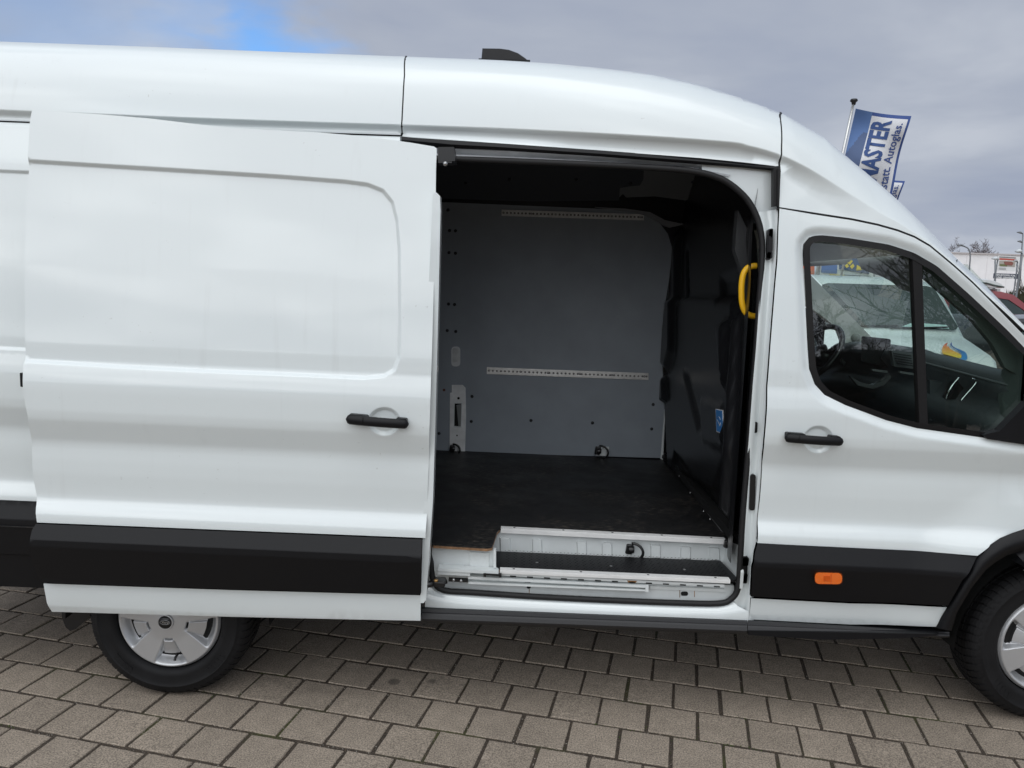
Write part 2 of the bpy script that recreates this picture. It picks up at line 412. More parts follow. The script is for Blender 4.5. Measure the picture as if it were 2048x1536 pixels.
# ------------------------------------------------------------------ ground and paving
def ground_mat():
    m = bpy.data.materials.new('ground_soil'); m.use_nodes = True; t = m.node_tree; p = t.nodes['Principled BSDF']; p.inputs['Roughness'].default_value = .9
    tcn = t.nodes.new('ShaderNodeTexCoord')
    def noise(s, d=5):
        n = t.nodes.new('ShaderNodeTexNoise'); n.inputs['Scale'].default_value = s; n.inputs['Detail'].default_value = d; t.links.new(tcn.outputs['Object'], n.inputs['Vector']); return n
    def ramp(x, st):
        r = t.nodes.new('ShaderNodeValToRGB'); t.links.new(x, r.inputs[0])
        while len(r.color_ramp.elements) < len(st): r.color_ramp.elements.new(.5)
        for e_, (q, c) in zip(r.color_ramp.elements, st): e_.position = q; e_.color = (*c, 1)
        return r.outputs[0]
    soil = ramp(noise(180, 3).outputs['Fac'], [(.3, (.022, .017, .012)), (.55, (.055, .041, .030)), (.66, (.10, .08, .062)), (.74, (.26, .23, .19))])
    moss = ramp(noise(150, 3).outputs['Fac'], [(.3, (.022, .026, .008)), (.7, (.085, .09, .026))])
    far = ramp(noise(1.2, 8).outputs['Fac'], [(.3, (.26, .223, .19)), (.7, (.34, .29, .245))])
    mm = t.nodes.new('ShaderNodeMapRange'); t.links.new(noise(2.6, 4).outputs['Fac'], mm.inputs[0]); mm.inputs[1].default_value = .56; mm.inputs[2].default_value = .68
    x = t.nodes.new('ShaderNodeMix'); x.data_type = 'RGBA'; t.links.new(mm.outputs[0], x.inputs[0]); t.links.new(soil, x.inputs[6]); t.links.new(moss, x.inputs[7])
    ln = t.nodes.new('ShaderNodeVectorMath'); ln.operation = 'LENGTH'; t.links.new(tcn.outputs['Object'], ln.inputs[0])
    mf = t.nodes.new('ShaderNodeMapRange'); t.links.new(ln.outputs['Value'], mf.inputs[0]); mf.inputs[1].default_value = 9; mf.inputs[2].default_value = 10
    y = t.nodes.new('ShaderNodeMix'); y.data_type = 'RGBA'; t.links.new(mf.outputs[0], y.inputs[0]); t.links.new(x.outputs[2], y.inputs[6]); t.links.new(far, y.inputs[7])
    t.links.new(y.outputs[2], p.inputs['Base Color'])
    b = t.nodes.new('ShaderNodeBump'); b.inputs['Strength'].default_value = .6; b.inputs['Distance'].default_value = .004
    t.links.new(noise(220, 3).outputs['Fac'], b.inputs['Height']); t.links.new(b.outputs[0], p.inputs['Normal'])
    return m
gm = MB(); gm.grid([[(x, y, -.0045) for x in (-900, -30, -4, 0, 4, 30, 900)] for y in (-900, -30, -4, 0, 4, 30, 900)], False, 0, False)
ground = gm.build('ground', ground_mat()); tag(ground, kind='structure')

def paver_mat():
    m = bpy.data.materials.new('concrete_paver'); m.use_nodes = True; t = m.node_tree; p = t.nodes['Principled BSDF']; p.inputs['Roughness'].default_value = .85
    p.inputs['Specular IOR Level'].default_value = .3
    ge = t.nodes.new('ShaderNodeNewGeometry'); oi = t.nodes.new('ShaderNodeObjectInfo')
    def noise(s, d=4):
        n = t.nodes.new('ShaderNodeTexNoise'); n.inputs['Scale'].default_value = s; n.inputs['Detail'].default_value = d; t.links.new(ge.outputs['Position'], n.inputs['Vector']); return n.outputs['Fac']
    def vor(s):
        n = t.nodes.new('ShaderNodeTexVoronoi'); n.inputs['Scale'].default_value = s; t.links.new(ge.outputs['Position'], n.inputs['Vector']); return n
    def mr(x, a, b, c, d):
        n = t.nodes.new('ShaderNodeMapRange'); t.links.new(x, n.inputs[0])
        for i, v in zip((1, 2, 3, 4), (a, b, c, d)): n.inputs[i].default_value = v
        return n.outputs[0]
    def mul(a, b):
        n = t.nodes.new('ShaderNodeMath'); n.operation = 'MULTIPLY'; t.links.new(a, n.inputs[0]); t.links.new(b, n.inputs[1]); return n.outputs[0]
    def mixc(f, a, b, mode='MIX'):
        n = t.nodes.new('ShaderNodeMix'); n.data_type = 'RGBA'; n.blend_type = mode
        for i, v in ((0, f), (6, a), (7, b)):
            if isinstance(v, (int, float)): n.inputs[i].default_value = v
            elif isinstance(v, tuple): n.inputs[i].default_value = (*v, 1)
            else: t.links.new(v, n.inputs[i])
        return n.outputs[2]
    grain = mr(noise(170, 8), .33, .67, .52, 1.48)
    broad = mr(noise(1.6, 4), .3, .7, .90, 1.09)
    mid = mr(noise(16, 4), .3, .7, .90, 1.10)
    each = mr(oi.outputs['Random'], 0, 1, .93, 1.06)
    k = mul(mul(mul(grain, broad), mid), each)
    c = mixc(1., (.285, .239, .192), k, 'MULTIPLY')
    # pale and dark aggregate grains
    v1 = vor(210); c = mixc(mul(mr(v1.outputs['Distance'], .16, .30, 1, 0), mr(v1.outputs['Color'], .86, .90, 0, .8)), c, (.40, .38, .35))
    v2 = vor(170); c = mixc(mul(mr(v2.outputs['Distance'], .16, .32, 1, 0), mr(v2.outputs['Color'], .84, .88, 0, .85)), c, (.045, .04, .036))
    # a few old drip and oil stains
    v3 = vor(3.1); c = mixc(mul(mr(v3.outputs['Distance'], .075, .10, .6, 0), mr(v3.outputs['Color'], .50, .54, 0, 1)), c, (.05, .045, .04))
    v4 = vor(14); c = mixc(mul(mul(mr(v4.outputs['Distance'], .10, .16, .5, 0), mr(v4.outputs['Color'], .78, .82, 0, 1)), mr(noise(1.9), .52, .6, 0, 1)), c, (.06, .053, .046))
    t.links.new(c, p.inputs['Base Color'])
    b = t.nodes.new('ShaderNodeBump'); b.inputs['Strength'].default_value = .55; b.inputs['Distance'].default_value = .0018
    t.links.new(noise(330, 3), b.inputs['Height']); t.links.new(b.outputs[0], p.inputs['Normal'])
    return m
PAVER = paver_mat()
G0, TH, PU, PW = (1.3118, .9681), -.2159, .2020, .2174
def lat(u_, w_):
    a, b = u_*PU, -w_*PW
    return G0[0]+a*math.cos(TH)-b*math.sin(TH), G0[1]+a*math.sin(TH)+b*math.cos(TH)
pave = MB()
def paver_shape(sx, sy, h=.04, bv=.0025, jag=0., n=5):
    """block with a small worn arris; jag makes the upper edge uneven"""
    rim = []
    for (x0, y0, x1, y1) in ((-1, -1, 1, -1), (1, -1, 1, 1), (1, 1, -1, 1), (-1, 1, -1, -1)):
        for i in range(n):
            t = i/n; x, y = x0+(x1-x0)*t, y0+(y1-y0)*t; k = 1-abs(random.gauss(0, jag)) if jag else 1
            rim.append((x*sx/2*k, y*sy/2*k))
    m = len(rim); V = [(x, y, -h) for x, y in rim]+[(x, y, -bv*random.uniform(.7, 1.6) if jag else -bv) for x, y in rim]
    V += [(x-math.copysign(min(bv, abs(x)), x), y-math.copysign(min(bv, abs(y)), y), 0) for x, y in rim]
    F = [tuple(range(2*m, 3*m))]
    for k in (0, m):
        for i in range(m): j = (i+1) % m; F.append((k+i, k+j, k+m+j, k+m+i))
    return V, F
pm = []
for k in range(12):
    V, F = paver_shape(PU-.0115-random.uniform(0, .0025), PW-.0145-random.uniform(0, .003), bv=random.uniform(.0018, .0032), jag=.010)
    pm.append(MB().add(V, F).mesh('paver', PAVER))
cand = []
for k in range(-62, 62):
    for i in range(-75, 95):
        u_ = i+(0.5 if k % 2 else 0.); x, y = lat(u_, k-.5)
        if not (-11 < x < 15 and -10 < y < 11): continue
        d = np.array([x, y, 0])-CAM; z = d @ _f
        vis = False
        if z > .3:
            U, Vv = 1024+FPX*(d @ RT)/z, 768-FPX*(d @ UP)/z
            vis = -70 < U < 2120 and Vv < 1625 and y < 1.55
        cand.append((0 if vis else 1, y, x, k, u_))
cand.sort()
rest = MB(); cnt = 0
paving = None
for inv_, y, x, k, u_ in cand:
    rx, ry, rz = random.gauss(0, .005), random.gauss(0, .005), random.gauss(0, .0065); dz = random.gauss(0, .0011)
    x += random.gauss(0, .0014); y += random.gauss(0, .0014)
    if not inv_ and cnt < 298:
        o = link('paver', random.choice(pm), ground); o.location = (x, y, dz); o.rotation_euler = (rx, ry, TH+rz); cnt += 1
    else:
        V, F = paver_shape(PU-.0145, PW-.0175, n=1)
        R = Matrix.Rotation(TH+rz, 3, 'Z'); rest.add([(R @ Vector(p))+Vector((x, y, dz)) for p in V], F)
o = rest.build('paving_blocks', PAVER, ground); tag(o, kind='stuff')
# grit and moss crumbs lying in the joints
gr = MB()
PEB = [mat('grit_pale', (.33, .30, .26), .8), mat('grit_brown', (.11, .08, .055), .9), mat('moss_green', (.055, .075, .018), .95)]
def pebble(x, y, z, r, mi):
    V = [(x+r*random.uniform(.6, 1.2), y, z), (x-r*random.uniform(.6, 1.2), y, z), (x, y+r*random.uniform(.6, 1.2), z), (x, y-r*random.uniform(.6, 1.2), z), (x, y, z+r*.8), (x, y, z-r*.6)]
    gr.add(V, [(0, 2, 4), (2, 1, 4), (1, 3, 4), (3, 0, 4), (2, 0, 5), (1, 2, 5), (3, 1, 5), (0, 3, 5)], False, mi)
for _ in range(16000):
    k = random.randint(-3, 10)
    if random.random() < .62:
        x, y = lat(random.uniform(-14, 17), k+random.gauss(0, .022))
    else:
        i = random.randint(-14, 17)+(.5 if k % 2 else 0.)
        x, y = lat(i+.5+random.gauss(0, .022), k-random.random())
    mossy = math.sin(x*3.1+1)*math.sin(y*4.3+x)+.35*math.sin(11*x-7*y) > .62
    mi = 2 if (mossy and random.random() < .75) else (0 if random.random() < .22 else 1)
    pebble(x, y, -.0035+random.uniform(-.002, .0025), random.uniform(.0012, .0034)*(1.25 if mi == 2 else 1), mi)
for _ in range(500):
    x, y = random.uniform(-1.2, 3.8), random.uniform(-1, .9)
    pebble(x, y, .001, random.uniform(.0008, .0022), random.choice((0, 0, 1)))
o = gr.build('joint_grit', PEB, ground); tag(o, kind='stuff')
# ------------------------------------------------------------------ the white van: surfaces
def pw(pts, sig=.007):
    x = np.array([p[0] for p in pts]); y = np.array([p[1] for p in pts]); g_ = np.arange(x[0]-.2, x[-1]+.2, .002); v = np.interp(g_, x, y)
    n = int(4*sig/.002)+1; k = np.exp(-.5*(np.arange(-n, n+1)*.002/sig)**2); k /= k.sum()
    v = np.convolve(np.pad(v, n, mode='edge'), k, 'valid')
    return lambda q: np.interp(q, g_, v)
PROF = pw([(.20, .10), (.41, .078), (.53, .058), (.60, .045), (.70, .03), (.80, .018), (.835, .020), (.86, .030), (.885, .044), (.905, .047), (.94, .0455), (1.0, .041), (1.06, .0405), (1.10, .043), (1.125, .041),
           (1.215, .007), (1.25, .002), (1.345, 0.), (1.36, .001), (1.40, .007), (1.44, .016), (1.5, .018), (1.8, .045), (2.0, .068), (2.2, .092), (2.42, .122), (2.8, .18)])
def zr(X, Z): return Z+RAKE*X
def plan(X): return .10*(1-ss(.0, 2.2, X))+.16*np.clip((X-3.45)/1.3, 0, 2)**2
# roof edge as seen against the sky, and the drip line under the roof side
def edge_y(X): return .33+plan(X)*.5-.16*ss(2.45, 3.3, X)-.05*ss(3.3, 3.9, X)
SIL = [(-900, 40), (-400, 68), (0, 84), (300, 94.5), (500, 102.5), (812, 114), (1000, 121.5), (1100, 127.5), (1200, 137), (1290, 147.5), (1370, 163.5), (1440, 183), (1500, 203.5), (1560, 227),
       (1640, 271), (1690, 312), (1750, 361), (1800, 405), (1840, 444), (1868, 472), (1913, 517.5), (1972, 573), (2036, 639), (2120, 727), (2200, 812)]
SX, SZ = [], []
for u, v in SIL:
    P = at(u, v, .4)
    for _ in range(8): P = at(u, v, float(edge_y(np.array([P[0]]))[0]))
    SX.append(P[0]); SZ.append(P[2])
def zs(X): return np.interp(X, SX, SZ)+.002
LOW = [(-900, 178), (-300, 206), (0, 220), (400, 236), (838, 251), (1100, 262), (1430, 282), (1500, 293), (1560, 311), (1620, 338), (1700, 386), (1760, 424), (1800, 445), (1829, 463), (1860, 483), (1907, 523), (1972, 583), (2048, 656), (2200, 820)]
LOW = smooth_path(LOW, 5)
LX, LZ = [], []
for u, v in LOW:
    P = at(u, v, float(np.interp(u, [0, 450, 800, 1100, 1430, 1560, 1700, 1850, 2048], [.225, .218, .185, .15, .127, .122, .085, .062, .045]))); LX.append(P[0]); LZ.append(P[2])
def gz(X): return np.interp(X, LX, LZ)
LOWC = (list(zip(LX, LZ)), tuple(np.arange(-.012, .085, .004)), False)
def armp(X): return (1-ss(2.30, 2.84, X))
def body_y(X, Z):
    X = np.asarray(X, float); Z = np.asarray(Z, float)
    b = PROF(zr(X, Z))+plan(X)
    g_ = gz(X); e_ = zs(X); yg = PROF(zr(X, g_))+plan(X)
    t = np.clip((Z-g_)/np.maximum(e_-g_, .01), 0, 1)
    q = (.22*t+.78*(1-np.sqrt(np.clip(1-(t*.985)**2.6, 0, 1))))/.848
    up_ = yg+(np.maximum(edge_y(X), yg+.03)-yg)*q
    lin = ss(2.45, 3.25, X); q = q*(1-lin)+t**1.05*lin
    up_ = yg+(np.maximum(edge_y(X), yg+.03)-yg)*q
    d = g_-Z; a = armp(X)
    lip = a*np.interp(d, [-.002, .002, .025, .030, .034, .062, .20], [0, .002, .030, .032, .030, .012, 0])
    return np.where(Z > g_, up_, b+lip)
FH = (3.73, .345); RH = (.008, .344)                     # wheel hubs
def inrect(L, X, Z, w_): return ss(-w_/2, w_/2, -sdist(L, X, Z))
DOFF = -.12
door0 = lambda X, Z: DOFF+PROF(zr(X, Z))
GROOVE = [(-60, 316), (57, 322), (200, 331), (400, 343), (560, 353), (690, 363), (735, 369), (765, 381), (784, 404), (793, 440), (798, 500), (799, 640), (797, 715), (788, 740), (768, 752), (730, 756), (600, 750), (450, 744), (250, 734), (50, 722), (-60, 716)]
GRO = xz(GROOVE, door0)
# ------------------------------------------------------------------ the van itself
VAN = empty('panel_van', (1.86, 1.05, 0), 'white high-roof panel van with its sliding side door open', 'van')
SEAMU = [(812, 113), (809, 150), (806, 200), (804, 240), (803, 274)]
def edge_line(u0, u1, n, off=0.):
    """points just inside the roof edge between two picture columns"""
    O = []
    for i in range(n+1):
        u = u0+(u1-u0)*i/n
        v = np.interp(u, [s[0] for s in SIL], [s[1] for s in SIL]); P = at(u, v, .4)
        for _ in range(6): P = at(u, v, float(edge_y(np.array([P[0]]))[0]))
        O.append((P[0], float(zs(P[0]))-.0005-off))
    return O
def shift(L, dx, dz=0): return [(x+dx, z+dz) for x, z in L]
seam = xz(SEAMU[1:], body_y); xe = edge_line(812, 812, 1)[0]; seam = [xe]+seam
lowl = xz([(-700, 205), (-300, 229), (0, 241), (400, 256), (803, 270)], body_y)
zrow = list(np.arange(.82, .94, .012))+list(np.arange(1.10, 1.26, .012))+list(np.arange(1.37, 1.46, .010))
p = panel('roof_side_panel', edge_line(-700, 812, 24)[:-1]+shift(seam, -.0028)+lowl[::-1], body_y, WHITE, VAN, creases=[LOWC], step=.035)
lowf = xz([(803, 274), (900, 280), (1000, 287), (1100, 294), (1200, 301), (1300, 308.5), (1400, 316), (1480, 324), (1558, 333)], body_y)
bs = xz([(1560, 231), (1560.5, 236), (1561.5, 245), (1563, 259), (1563, 294), (1561, 317), (1558, 333)], body_y); bse = edge_line(1560, 1560, 1)[0]
p = panel('roof_side_panel', edge_line(812, 1560, 20)[1:-1]+shift([bse]+bs, -.0028)+lowf[::-1][1:-1]+shift(seam[::-1], .0028), body_y, WHITE, VAN, creases=[LOWC], step=.035)
# cab cap and windscreen pillar
DTOP = [(1556, 416), (1626, 426), (1704, 438), (1756, 449), (1795, 460), (1829, 473), (1860, 491), (1907, 530), (1946, 565), (1972, 591), (2024, 639), (2048, 662), (2200, 830)]
dtop = xz(DTOP, body_y)
capb = shift(dtop, 0, .003)
p = panel('cab_cap_panel', shift([bse]+bs[:-1]+xz([(1559.5, 335), (1559, 360), (1557, 414)], body_y), .003)+capb[1:]+edge_line(1560, 2195, 40)[::-1][:-1], body_y, WHITE, VAN, step=.02, creases=[LOWC])
# roof skin from the near edge over to the far edge
R0 = []
for u in np.linspace(-900, 1900, 70):
    x = edge_line(u, u, 1)[0][0]; y = float(body_y(np.array([x]), np.array([float(zs(x))-.001]))[0]); z = float(zs(x))-.002; row = []
    for k in range(25):
        t = k/24; q = 1-(2*t-1)**2
        row.append((x+.03*q*max(0, min(1, (x-2.3)/.6)), y+(2.10-2*y)*t, z+(.075-.07*max(0, min(1, (x-2.3)/.5)))*q))
    row += [(x, 1.90, z-.10), (x, 1.97, z-.28)]+[(x, 2.05, z-.75) if x < 2.4 else (x, 1.972, z-.285)]
    R0.append(row)
MB().grid(R0, True).build('roof_skin', WHITE, VAN)
# sealing strips in the roof seams (dark gap seen from outside)
def strip(L, fn, y, r, name, m, parent):
    P = [(x, float(fn(np.array([x]), np.array([z]))[0])+y, z) for x, z in resample(L, .03, False)]
    return MB().tube(P, r, 6).build(name, m, parent)
strip(seam, body_y, .006, .0055, 'roof_seam_seal', RUBBER, VAN)
strip([bse]+bs[:-1]+xz([(1559.5, 335), (1559, 360), (1557, 414)], body_y), body_y, .006, .006, 'roof_seam_seal', RUBBER, VAN)
strip(dtop[:-1], body_y, .010, .008, 'door_seam_seal', RUBBER, VAN)
strip(xz([(-700, 205), (-300, 230), (0, 243), (400, 258), (803, 272)], body_y), body_y, .007, .0035, 'roof_seam_seal', RUBBER, VAN)
q0_, q1_ = atsurf(1906, 530, body_y), atsurf(1914, 521, body_y)
MB().tube([q0_+np.array((0, -.001, 0)), (q0_+q1_)/2+np.array((.004, -.002, 0)), q1_+np.array((0, -.001, .003))], .002, 5).build('pillar_joint', RUBBER, VAN)
# roof aerial
A = [at(u, v, .75) for u, v in ((963, 122), (965, 98), (1000, 98.5), (1018, 101), (1036, 108), (1050, 118), (1060, 127))]
fin = MB()
for s, yy in ((-1, .75), ):
    O = [(a[0], .75, a[2]) for a in A]; C_ = np.mean(O, axis=0)
    V = []; n = len(O)
    for k, wd in enumerate((-.030, -.016, .016, .030)):
        sc = 1. if k in (1, 2) else .97
        for i, q in enumerate(O): V.append((C_[0]+(q[0]-C_[0])*sc, .75+wd*(1.25-min(1, (q[2]-min(A[0][2], A[-1][2]))/.06)*.6), q[2]-(0 if k in (1, 2) else .004)))
    F = [tuple(range(n-1, -1, -1)), tuple(range(3*n, 4*n))]
    for k in range(3):
        for i in range(n):
            j = (i+1) % n; F.append((k*n+i, k*n+j, (k+1)*n+j, (k+1)*n+i))
    fin.add(V, F, False)
fin.prism([(A[0][0]-.01, .69, A[-1][2]-.10), (A[-1][0], .69, A[-1][2]-.10), (A[-1][0], .81, A[-1][2]-.10), (A[0][0]-.01, .81, A[-1][2]-.10)], (0, 0, .10))
fin.build('roof_aerial', BLACKP, VAN)

# rear quarter behind the open door
arch = lambda c, r, a0, a1, n=24: [(c[0]+r*math.cos(math.radians(a0+(a1-a0)*i/n)), c[1]+r*math.sin(math.radians(a0+(a1-a0)*i/n))) for i in range(n+1)]
QG = xz([(-700, 301), (0, 342), (60, 346)], body_y); QG = [(-2.2, QG[0][1]+.0), QG[1], (.85, QG[1][1]-.02), (.85, 1.445), (-2.2, 1.48)]
def quarter(X, Z): return body_y(X, Z)+.010*inrect(QG, X, Z, .016)
top = xz([(-700, 208), (-300, 231.5), (0, 244.3), (400, 259.3), (803, 273.5)], body_y)
zc0 = .815
p = panel('rear_quarter_panel', [(-1.62, .82), (-1.62, top[0][1])]+top[1:]+[(1.05, top[-1][1]-.02), (1.05, .45), (.45, .45)]+arch(RH, .42, 10, 170)+[(-.45, .45), (-1.62, .45)], quarter, WHITE, VAN, zrows=zrow, step=.04, creases=[(QG, (-.012, -.008, -.004, 0, .004, .008, .012), True)])
clq = lambda X, Z: plan(X)+np.interp(zr(X, Z), [.5, .72, .745, .815], [.022, -.012, -.012, .016])
p = panel('rear_cladding', [(-1.62, .832), (-.40, .82), (-.40, .588), (-1.62, .60)], clq, BLACKP, VAN, zrows=np.arange(.70, .84, .01), step=.06)
p = panel('rear_cladding', [(-1.62, .594), (-.40, .582), (-.40, .432), (-1.62, .442)], lambda X, Z: plan(X)+.022+.12*(.585-Z), BLACKP, VAN, step=.06)
MB().box((-.72, .55, .50), (.5, .6, .08)).build('underbody_tank', BLACKS, VAN)
# mud flap behind the rear wheel
MB().prism(pl([(122, 1215), (180, 1215), (180, 1232), (165, 1246), (152, 1258), (140, 1262), (131, 1254), (124, 1236)], .17), (0, .16, 0)).build('mud_flap', BLACKS, VAN)
# ------------------------------------------------------------------ sliding door, slid open to the rear
HB1 = xz([(734+32*math.cos(a), 842+24*math.sin(a)) for a in np.linspace(0, 2*math.pi, 24, endpoint=False)], door0)
HB1 = xz([(768.5+29*math.cos(a), 843+25*math.sin(a)) for a in np.linspace(0, 2*math.pi, 28, endpoint=False)], door0)
def door_y(X, Z):
    return door0(X, Z)+.014*inrect(GRO, X, Z, .018)+.017*inrect(HB1, X, Z, .018)+.006*ss(.05, 0, X+.43)*0
DL = [(64, 221), (120, 223.5), (200, 228.5), (300, 237), (400, 249), (480, 256.5), (560, 261), (640, 265), (700, 270), (760, 277), (820, 285), (868, 293), (873.5, 297), (872, 340), (871, 430), (868, 560), (864, 700), (860, 830), (856, 960), (851, 1076),
      (74, 1045), (67, 960), (64, 905), (63, 880), (55, 830), (46, 778), (46, 740), (50, 650), (50, 500), (53, 400), (57, 322), (60, 240)]
SD = panel('sliding_door', xz(DL, door_y), door_y, WHITE, VAN, zrows=zrow, step=.028, flange=.035, fl=(.004, 1.), creases=[(GRO, (-.012, -.009, -.006, -.003, 0, .003, .006, .009, .012), True), (HB1, (-.012, -.009, -.006, -.003, 0, .003, .006, .009, .012), True)])
dcl = lambda X, Z: DOFF+np.interp(zr(X, Z), [.50, .555, .715, .742, .85], [.030, .026, -.018, -.018, .038])
zz = np.array([.705, .710, .715, .720, .728, .735, .740, .742, .746, .77, .79, .80, .81])
c1 = panel('door_cladding', xz([(72, 1047.5), (450, 1062.5), (844, 1078.5), (843, 1120), (841, 1189), (460, 1178.5), (84, 1165.5), (74, 1150), (63, 1120), (60, 1077), (64, 1060)], dcl), dcl, BLACKP, SD, zrows=zz, step=.05, flange=.02)
dslf = pw([(.30, .10), (.405, .078), (.432, .066), (.44, .0625), (.515, .056), (.60, .0545)], .006)
dsl = lambda X, Z: DOFF+dslf(zr(X, Z))
panel('door_sill_panel', xz([(87, 1167), (460, 1180), (842, 1190.5), (841, 1241.5), (460, 1233.5), (104, 1223.5), (94, 1206)], dsl), dsl, WHITE, SD, zrows=[.425, .43, .433, .436, .44, .445, .52, .527, .530, .533, .536, .539, .542], step=.05, flange=.03)
# inner shell of the door: its front edge shows past the outer skin
ib = MB()
for (L, y0, y1) in (([(880, 392), (881, 420), (877, 600), (872, 800), (866, 1000), (860, 1090), (852, 1200), (847, 1206), (840, 1206), (848, 1000), (858, 560), (866, 385), (873, 385)], -.075, -.015), ):
    a = pl(L, y0); ib.prism(a, (0, y1-y0, 0))
ib.build('door_edge', WHITE, SD)
MB().prism(pl([(860, 620), (836, 1200), (110, 1180), (80, 700), (80, 600)], -.035), (0, .02, 0)).prism(pl([(862, 308), (862, 640), (90, 620), (90, 262)], .035), (0, .02, 0)).build('door_inner_panel', WHITE_IN, SD)
def handle(parent, L, y, nm='door_handle'):
    """one slim bar standing off the skin on two feet; L: left and right end (u, v, half height) of the centre line"""
    (u0, v0, h0), (u1, v1, h1) = L; m = MB(); P = []; R_ = []
    for i in range(33):
        t = i/32; s_ = .07
        e_ = math.sqrt(max(0, 1-(1-min(1, t/s_))**2))*math.sqrt(max(0, 1-(1-min(1, (1-t)/s_))**2))
        P.append(at(u0+(u1-u0)*t, v0+(v1-v0)*t+1.2*math.sin(math.pi*t), y-.024-.016*math.sin(math.pi*t))); R_.append((h0+(h1-h0)*t)*max(.18, e_)/530.)
    m.tube(P, R_, 14, flat=(.75, 1.))
    for a, b, dv in ((u0+5, u0+43, -2.2), (u1-26, u1-4, -2.2)):
        k = (v1-v0)/(u1-u0); hh = h0*.80
        m.prism(pl(rounded([(a, v0+(a-u0)*k-hh+dv), (b, v0+(b-u0)*k-hh+dv), (b, v0+(b-u0)*k+hh*.7), (a, v0+(a-u0)*k+hh*.7)], 4), y-.030), (0, .032, 0))
    o = m.build(nm, BLACKP, parent)
    us = u0+(u1-u0)*.26; vs_ = v0+(v1-v0)*.26
    MB().tube([at(us+1.5, vs_-h0*.98, y-.046), at(us, vs_, y-.0535), at(us-.8, vs_+h0*.95, y-.046)], .0012, 5).build('handle_gap', DARK, o)
    return o
handle(SD, [(692, 838, 10.), (817.5, 848.5, 9.6)], DOFF+.003)
lk = at(45, 760, -.10); MB().box((lk[0]-.004, -.085, lk[2]), (.014, .03, .055), bev=.003).build('door_latch', BLACKP, SD)
# roller arms that carry the door
ra = MB(); q = at(897, 318, -.03)
ra.prism(pl([(876, 294), (908, 294), (910, 322), (876, 323)], -.02), (0, .10, 0)); ra.prism(pl([(876, 322), (904, 323), (904, 326), (876, 326)], -.04), (0, .06, 0)); ra.build('roller_bracket', BLACKS, SD)
q = at(891, 328, -.045); MB().lathe([(0, -.012), (.008, -.011), (.009, 0), (.008, .008), (0, .008)], q, 'Y', 12).build('roller_bolt', STEEL, SD)
ra = MB(); ra.tube([at(846, 1171, -.05), at(870, 1166, .01), at(893, 1162, .03)], [.016, .017, .014], 8, flat=(1, .7)); ra.box(at(880, 1164, 0.0), (.045, .06, .022), bev=.004); ra.build('roller_arm', BLACKS, SD)
q = at(872, 1161, -.032); MB().lathe([(0, -.004), (.008, -.004), (.009, .004), (0, .004)], q, 'Z', 12).build('roller_bolt', mat('brass_pin', (.5, .3, .12), .4, .8), SD)

# ------------------------------------------------------------------ front door, closed
WIN = [(1608, 505), (1609.5, 488), (1621, 474), (1642, 471.5), (1694, 477), (1776, 490), (1828, 507), (1873, 533), (1939, 591), (2004, 652), (2060, 706), (2110, 760), (2110, 896), (2048, 888), (2004, 881.5), (1968, 876.5), (1838, 858), (1776, 842), (1694, 811.5), (1652, 791), (1632, 769), (1621, 739), (1618, 700), (1613, 603)]
fd0 = lambda X, Z: PROF(zr(X, Z))+plan(X)
WINX = xz(WIN, fd0)
HB2 = xz([(1637+27*math.cos(a), 879+24*math.sin(a)) for a in np.linspace(0, 2*math.pi, 28, endpoint=False)], fd0)
def flare(X, Z):
    r = np.hypot(X-FH[0], Z-FH[1]); return -.045*ss(.80, .50, r)*ss(.05, .3, Z)
def fdoor_y(X, Z):
    d = sdist(WINX, X, Z)
    return body_y(X, Z)+.016*(1-ss(0., .040, d))+.017*inrect(HB2, X, Z, .018)+flare(X, Z)
def arc_px(L): return xz(L, fdoor_y)
wheelarc = [(1900, 1213), (1957, 1111), (1985, 1087), (2012, 1072), (2048, 1059)]
FD = [(1559, 417), (1557, 455), (1555, 520), (1550, 575), (1541, 690), (1535, 770), (1529, 880), (1524, 940), (1519.5, 1000), (1515, 1086)]
fdl = xz(FD, fdoor_y)
XF = 3.57
arcx = xz(wheelarc, lambda X, Z: fd0(X, Z)+flare(X, Z))
zarc = arcx[-1][1]
fd_loop = fdl+xz([(1740, 1099), (1955, 1111.5)], fdoor_y)+[q for q in arcx[2:]]+[(XF, zarc+.008), (XF, float(np.interp(XF, [q[0] for q in dtop], [q[1] for q in dtop]))-.006)]+shift(dtop[::-1], 0, -.005)[3:-1]
fd_loop = [q for q in fd_loop if q[0] <= XF+1e-6]
FDO = panel('front_door', fd_loop, fdoor_y, WHITE, VAN, holes=[[q for q in WINX if q[0] < XF-.03]+[]], zrows=zrow, step=.022, flange=.03, fl=(.004, 1.), creases=[(HB2, (-.012, -.009, -.006, -.003, 0, .003, .006, .009, .012), True), (WINX, (-.044, -.037, -.03, -.023, -.016, -.01, -.004, .004, .01, .016, .023, .03, .037, .044), True)])
fcl = lambda X, Z: plan(X)+np.interp(zr(X, Z), [.50, .56, .715, .735, .85], [.030, .026, -.016, -.016, .034])+.5*flare(X, Z)
CL = panel('door_cladding', xz([(1515, 1087.3), (1740, 1098.2), (1955, 1110.8), (1925, 1160), (1896, 1211.5), (1700, 1204), (1502, 1193), (1505, 1135), (1510, 1105)], fcl), fcl, BLACKP, FDO, zrows=zz, step=.05, flange=.02)
fslf = pw([(.30, .09), (.42, .074), (.465, .064), (.48, .058), (.54, .052), (.62, .0505)], .006)
fsl = lambda X, Z: plan(X)+fslf(zr(X, Z))+.5*flare(X, Z)
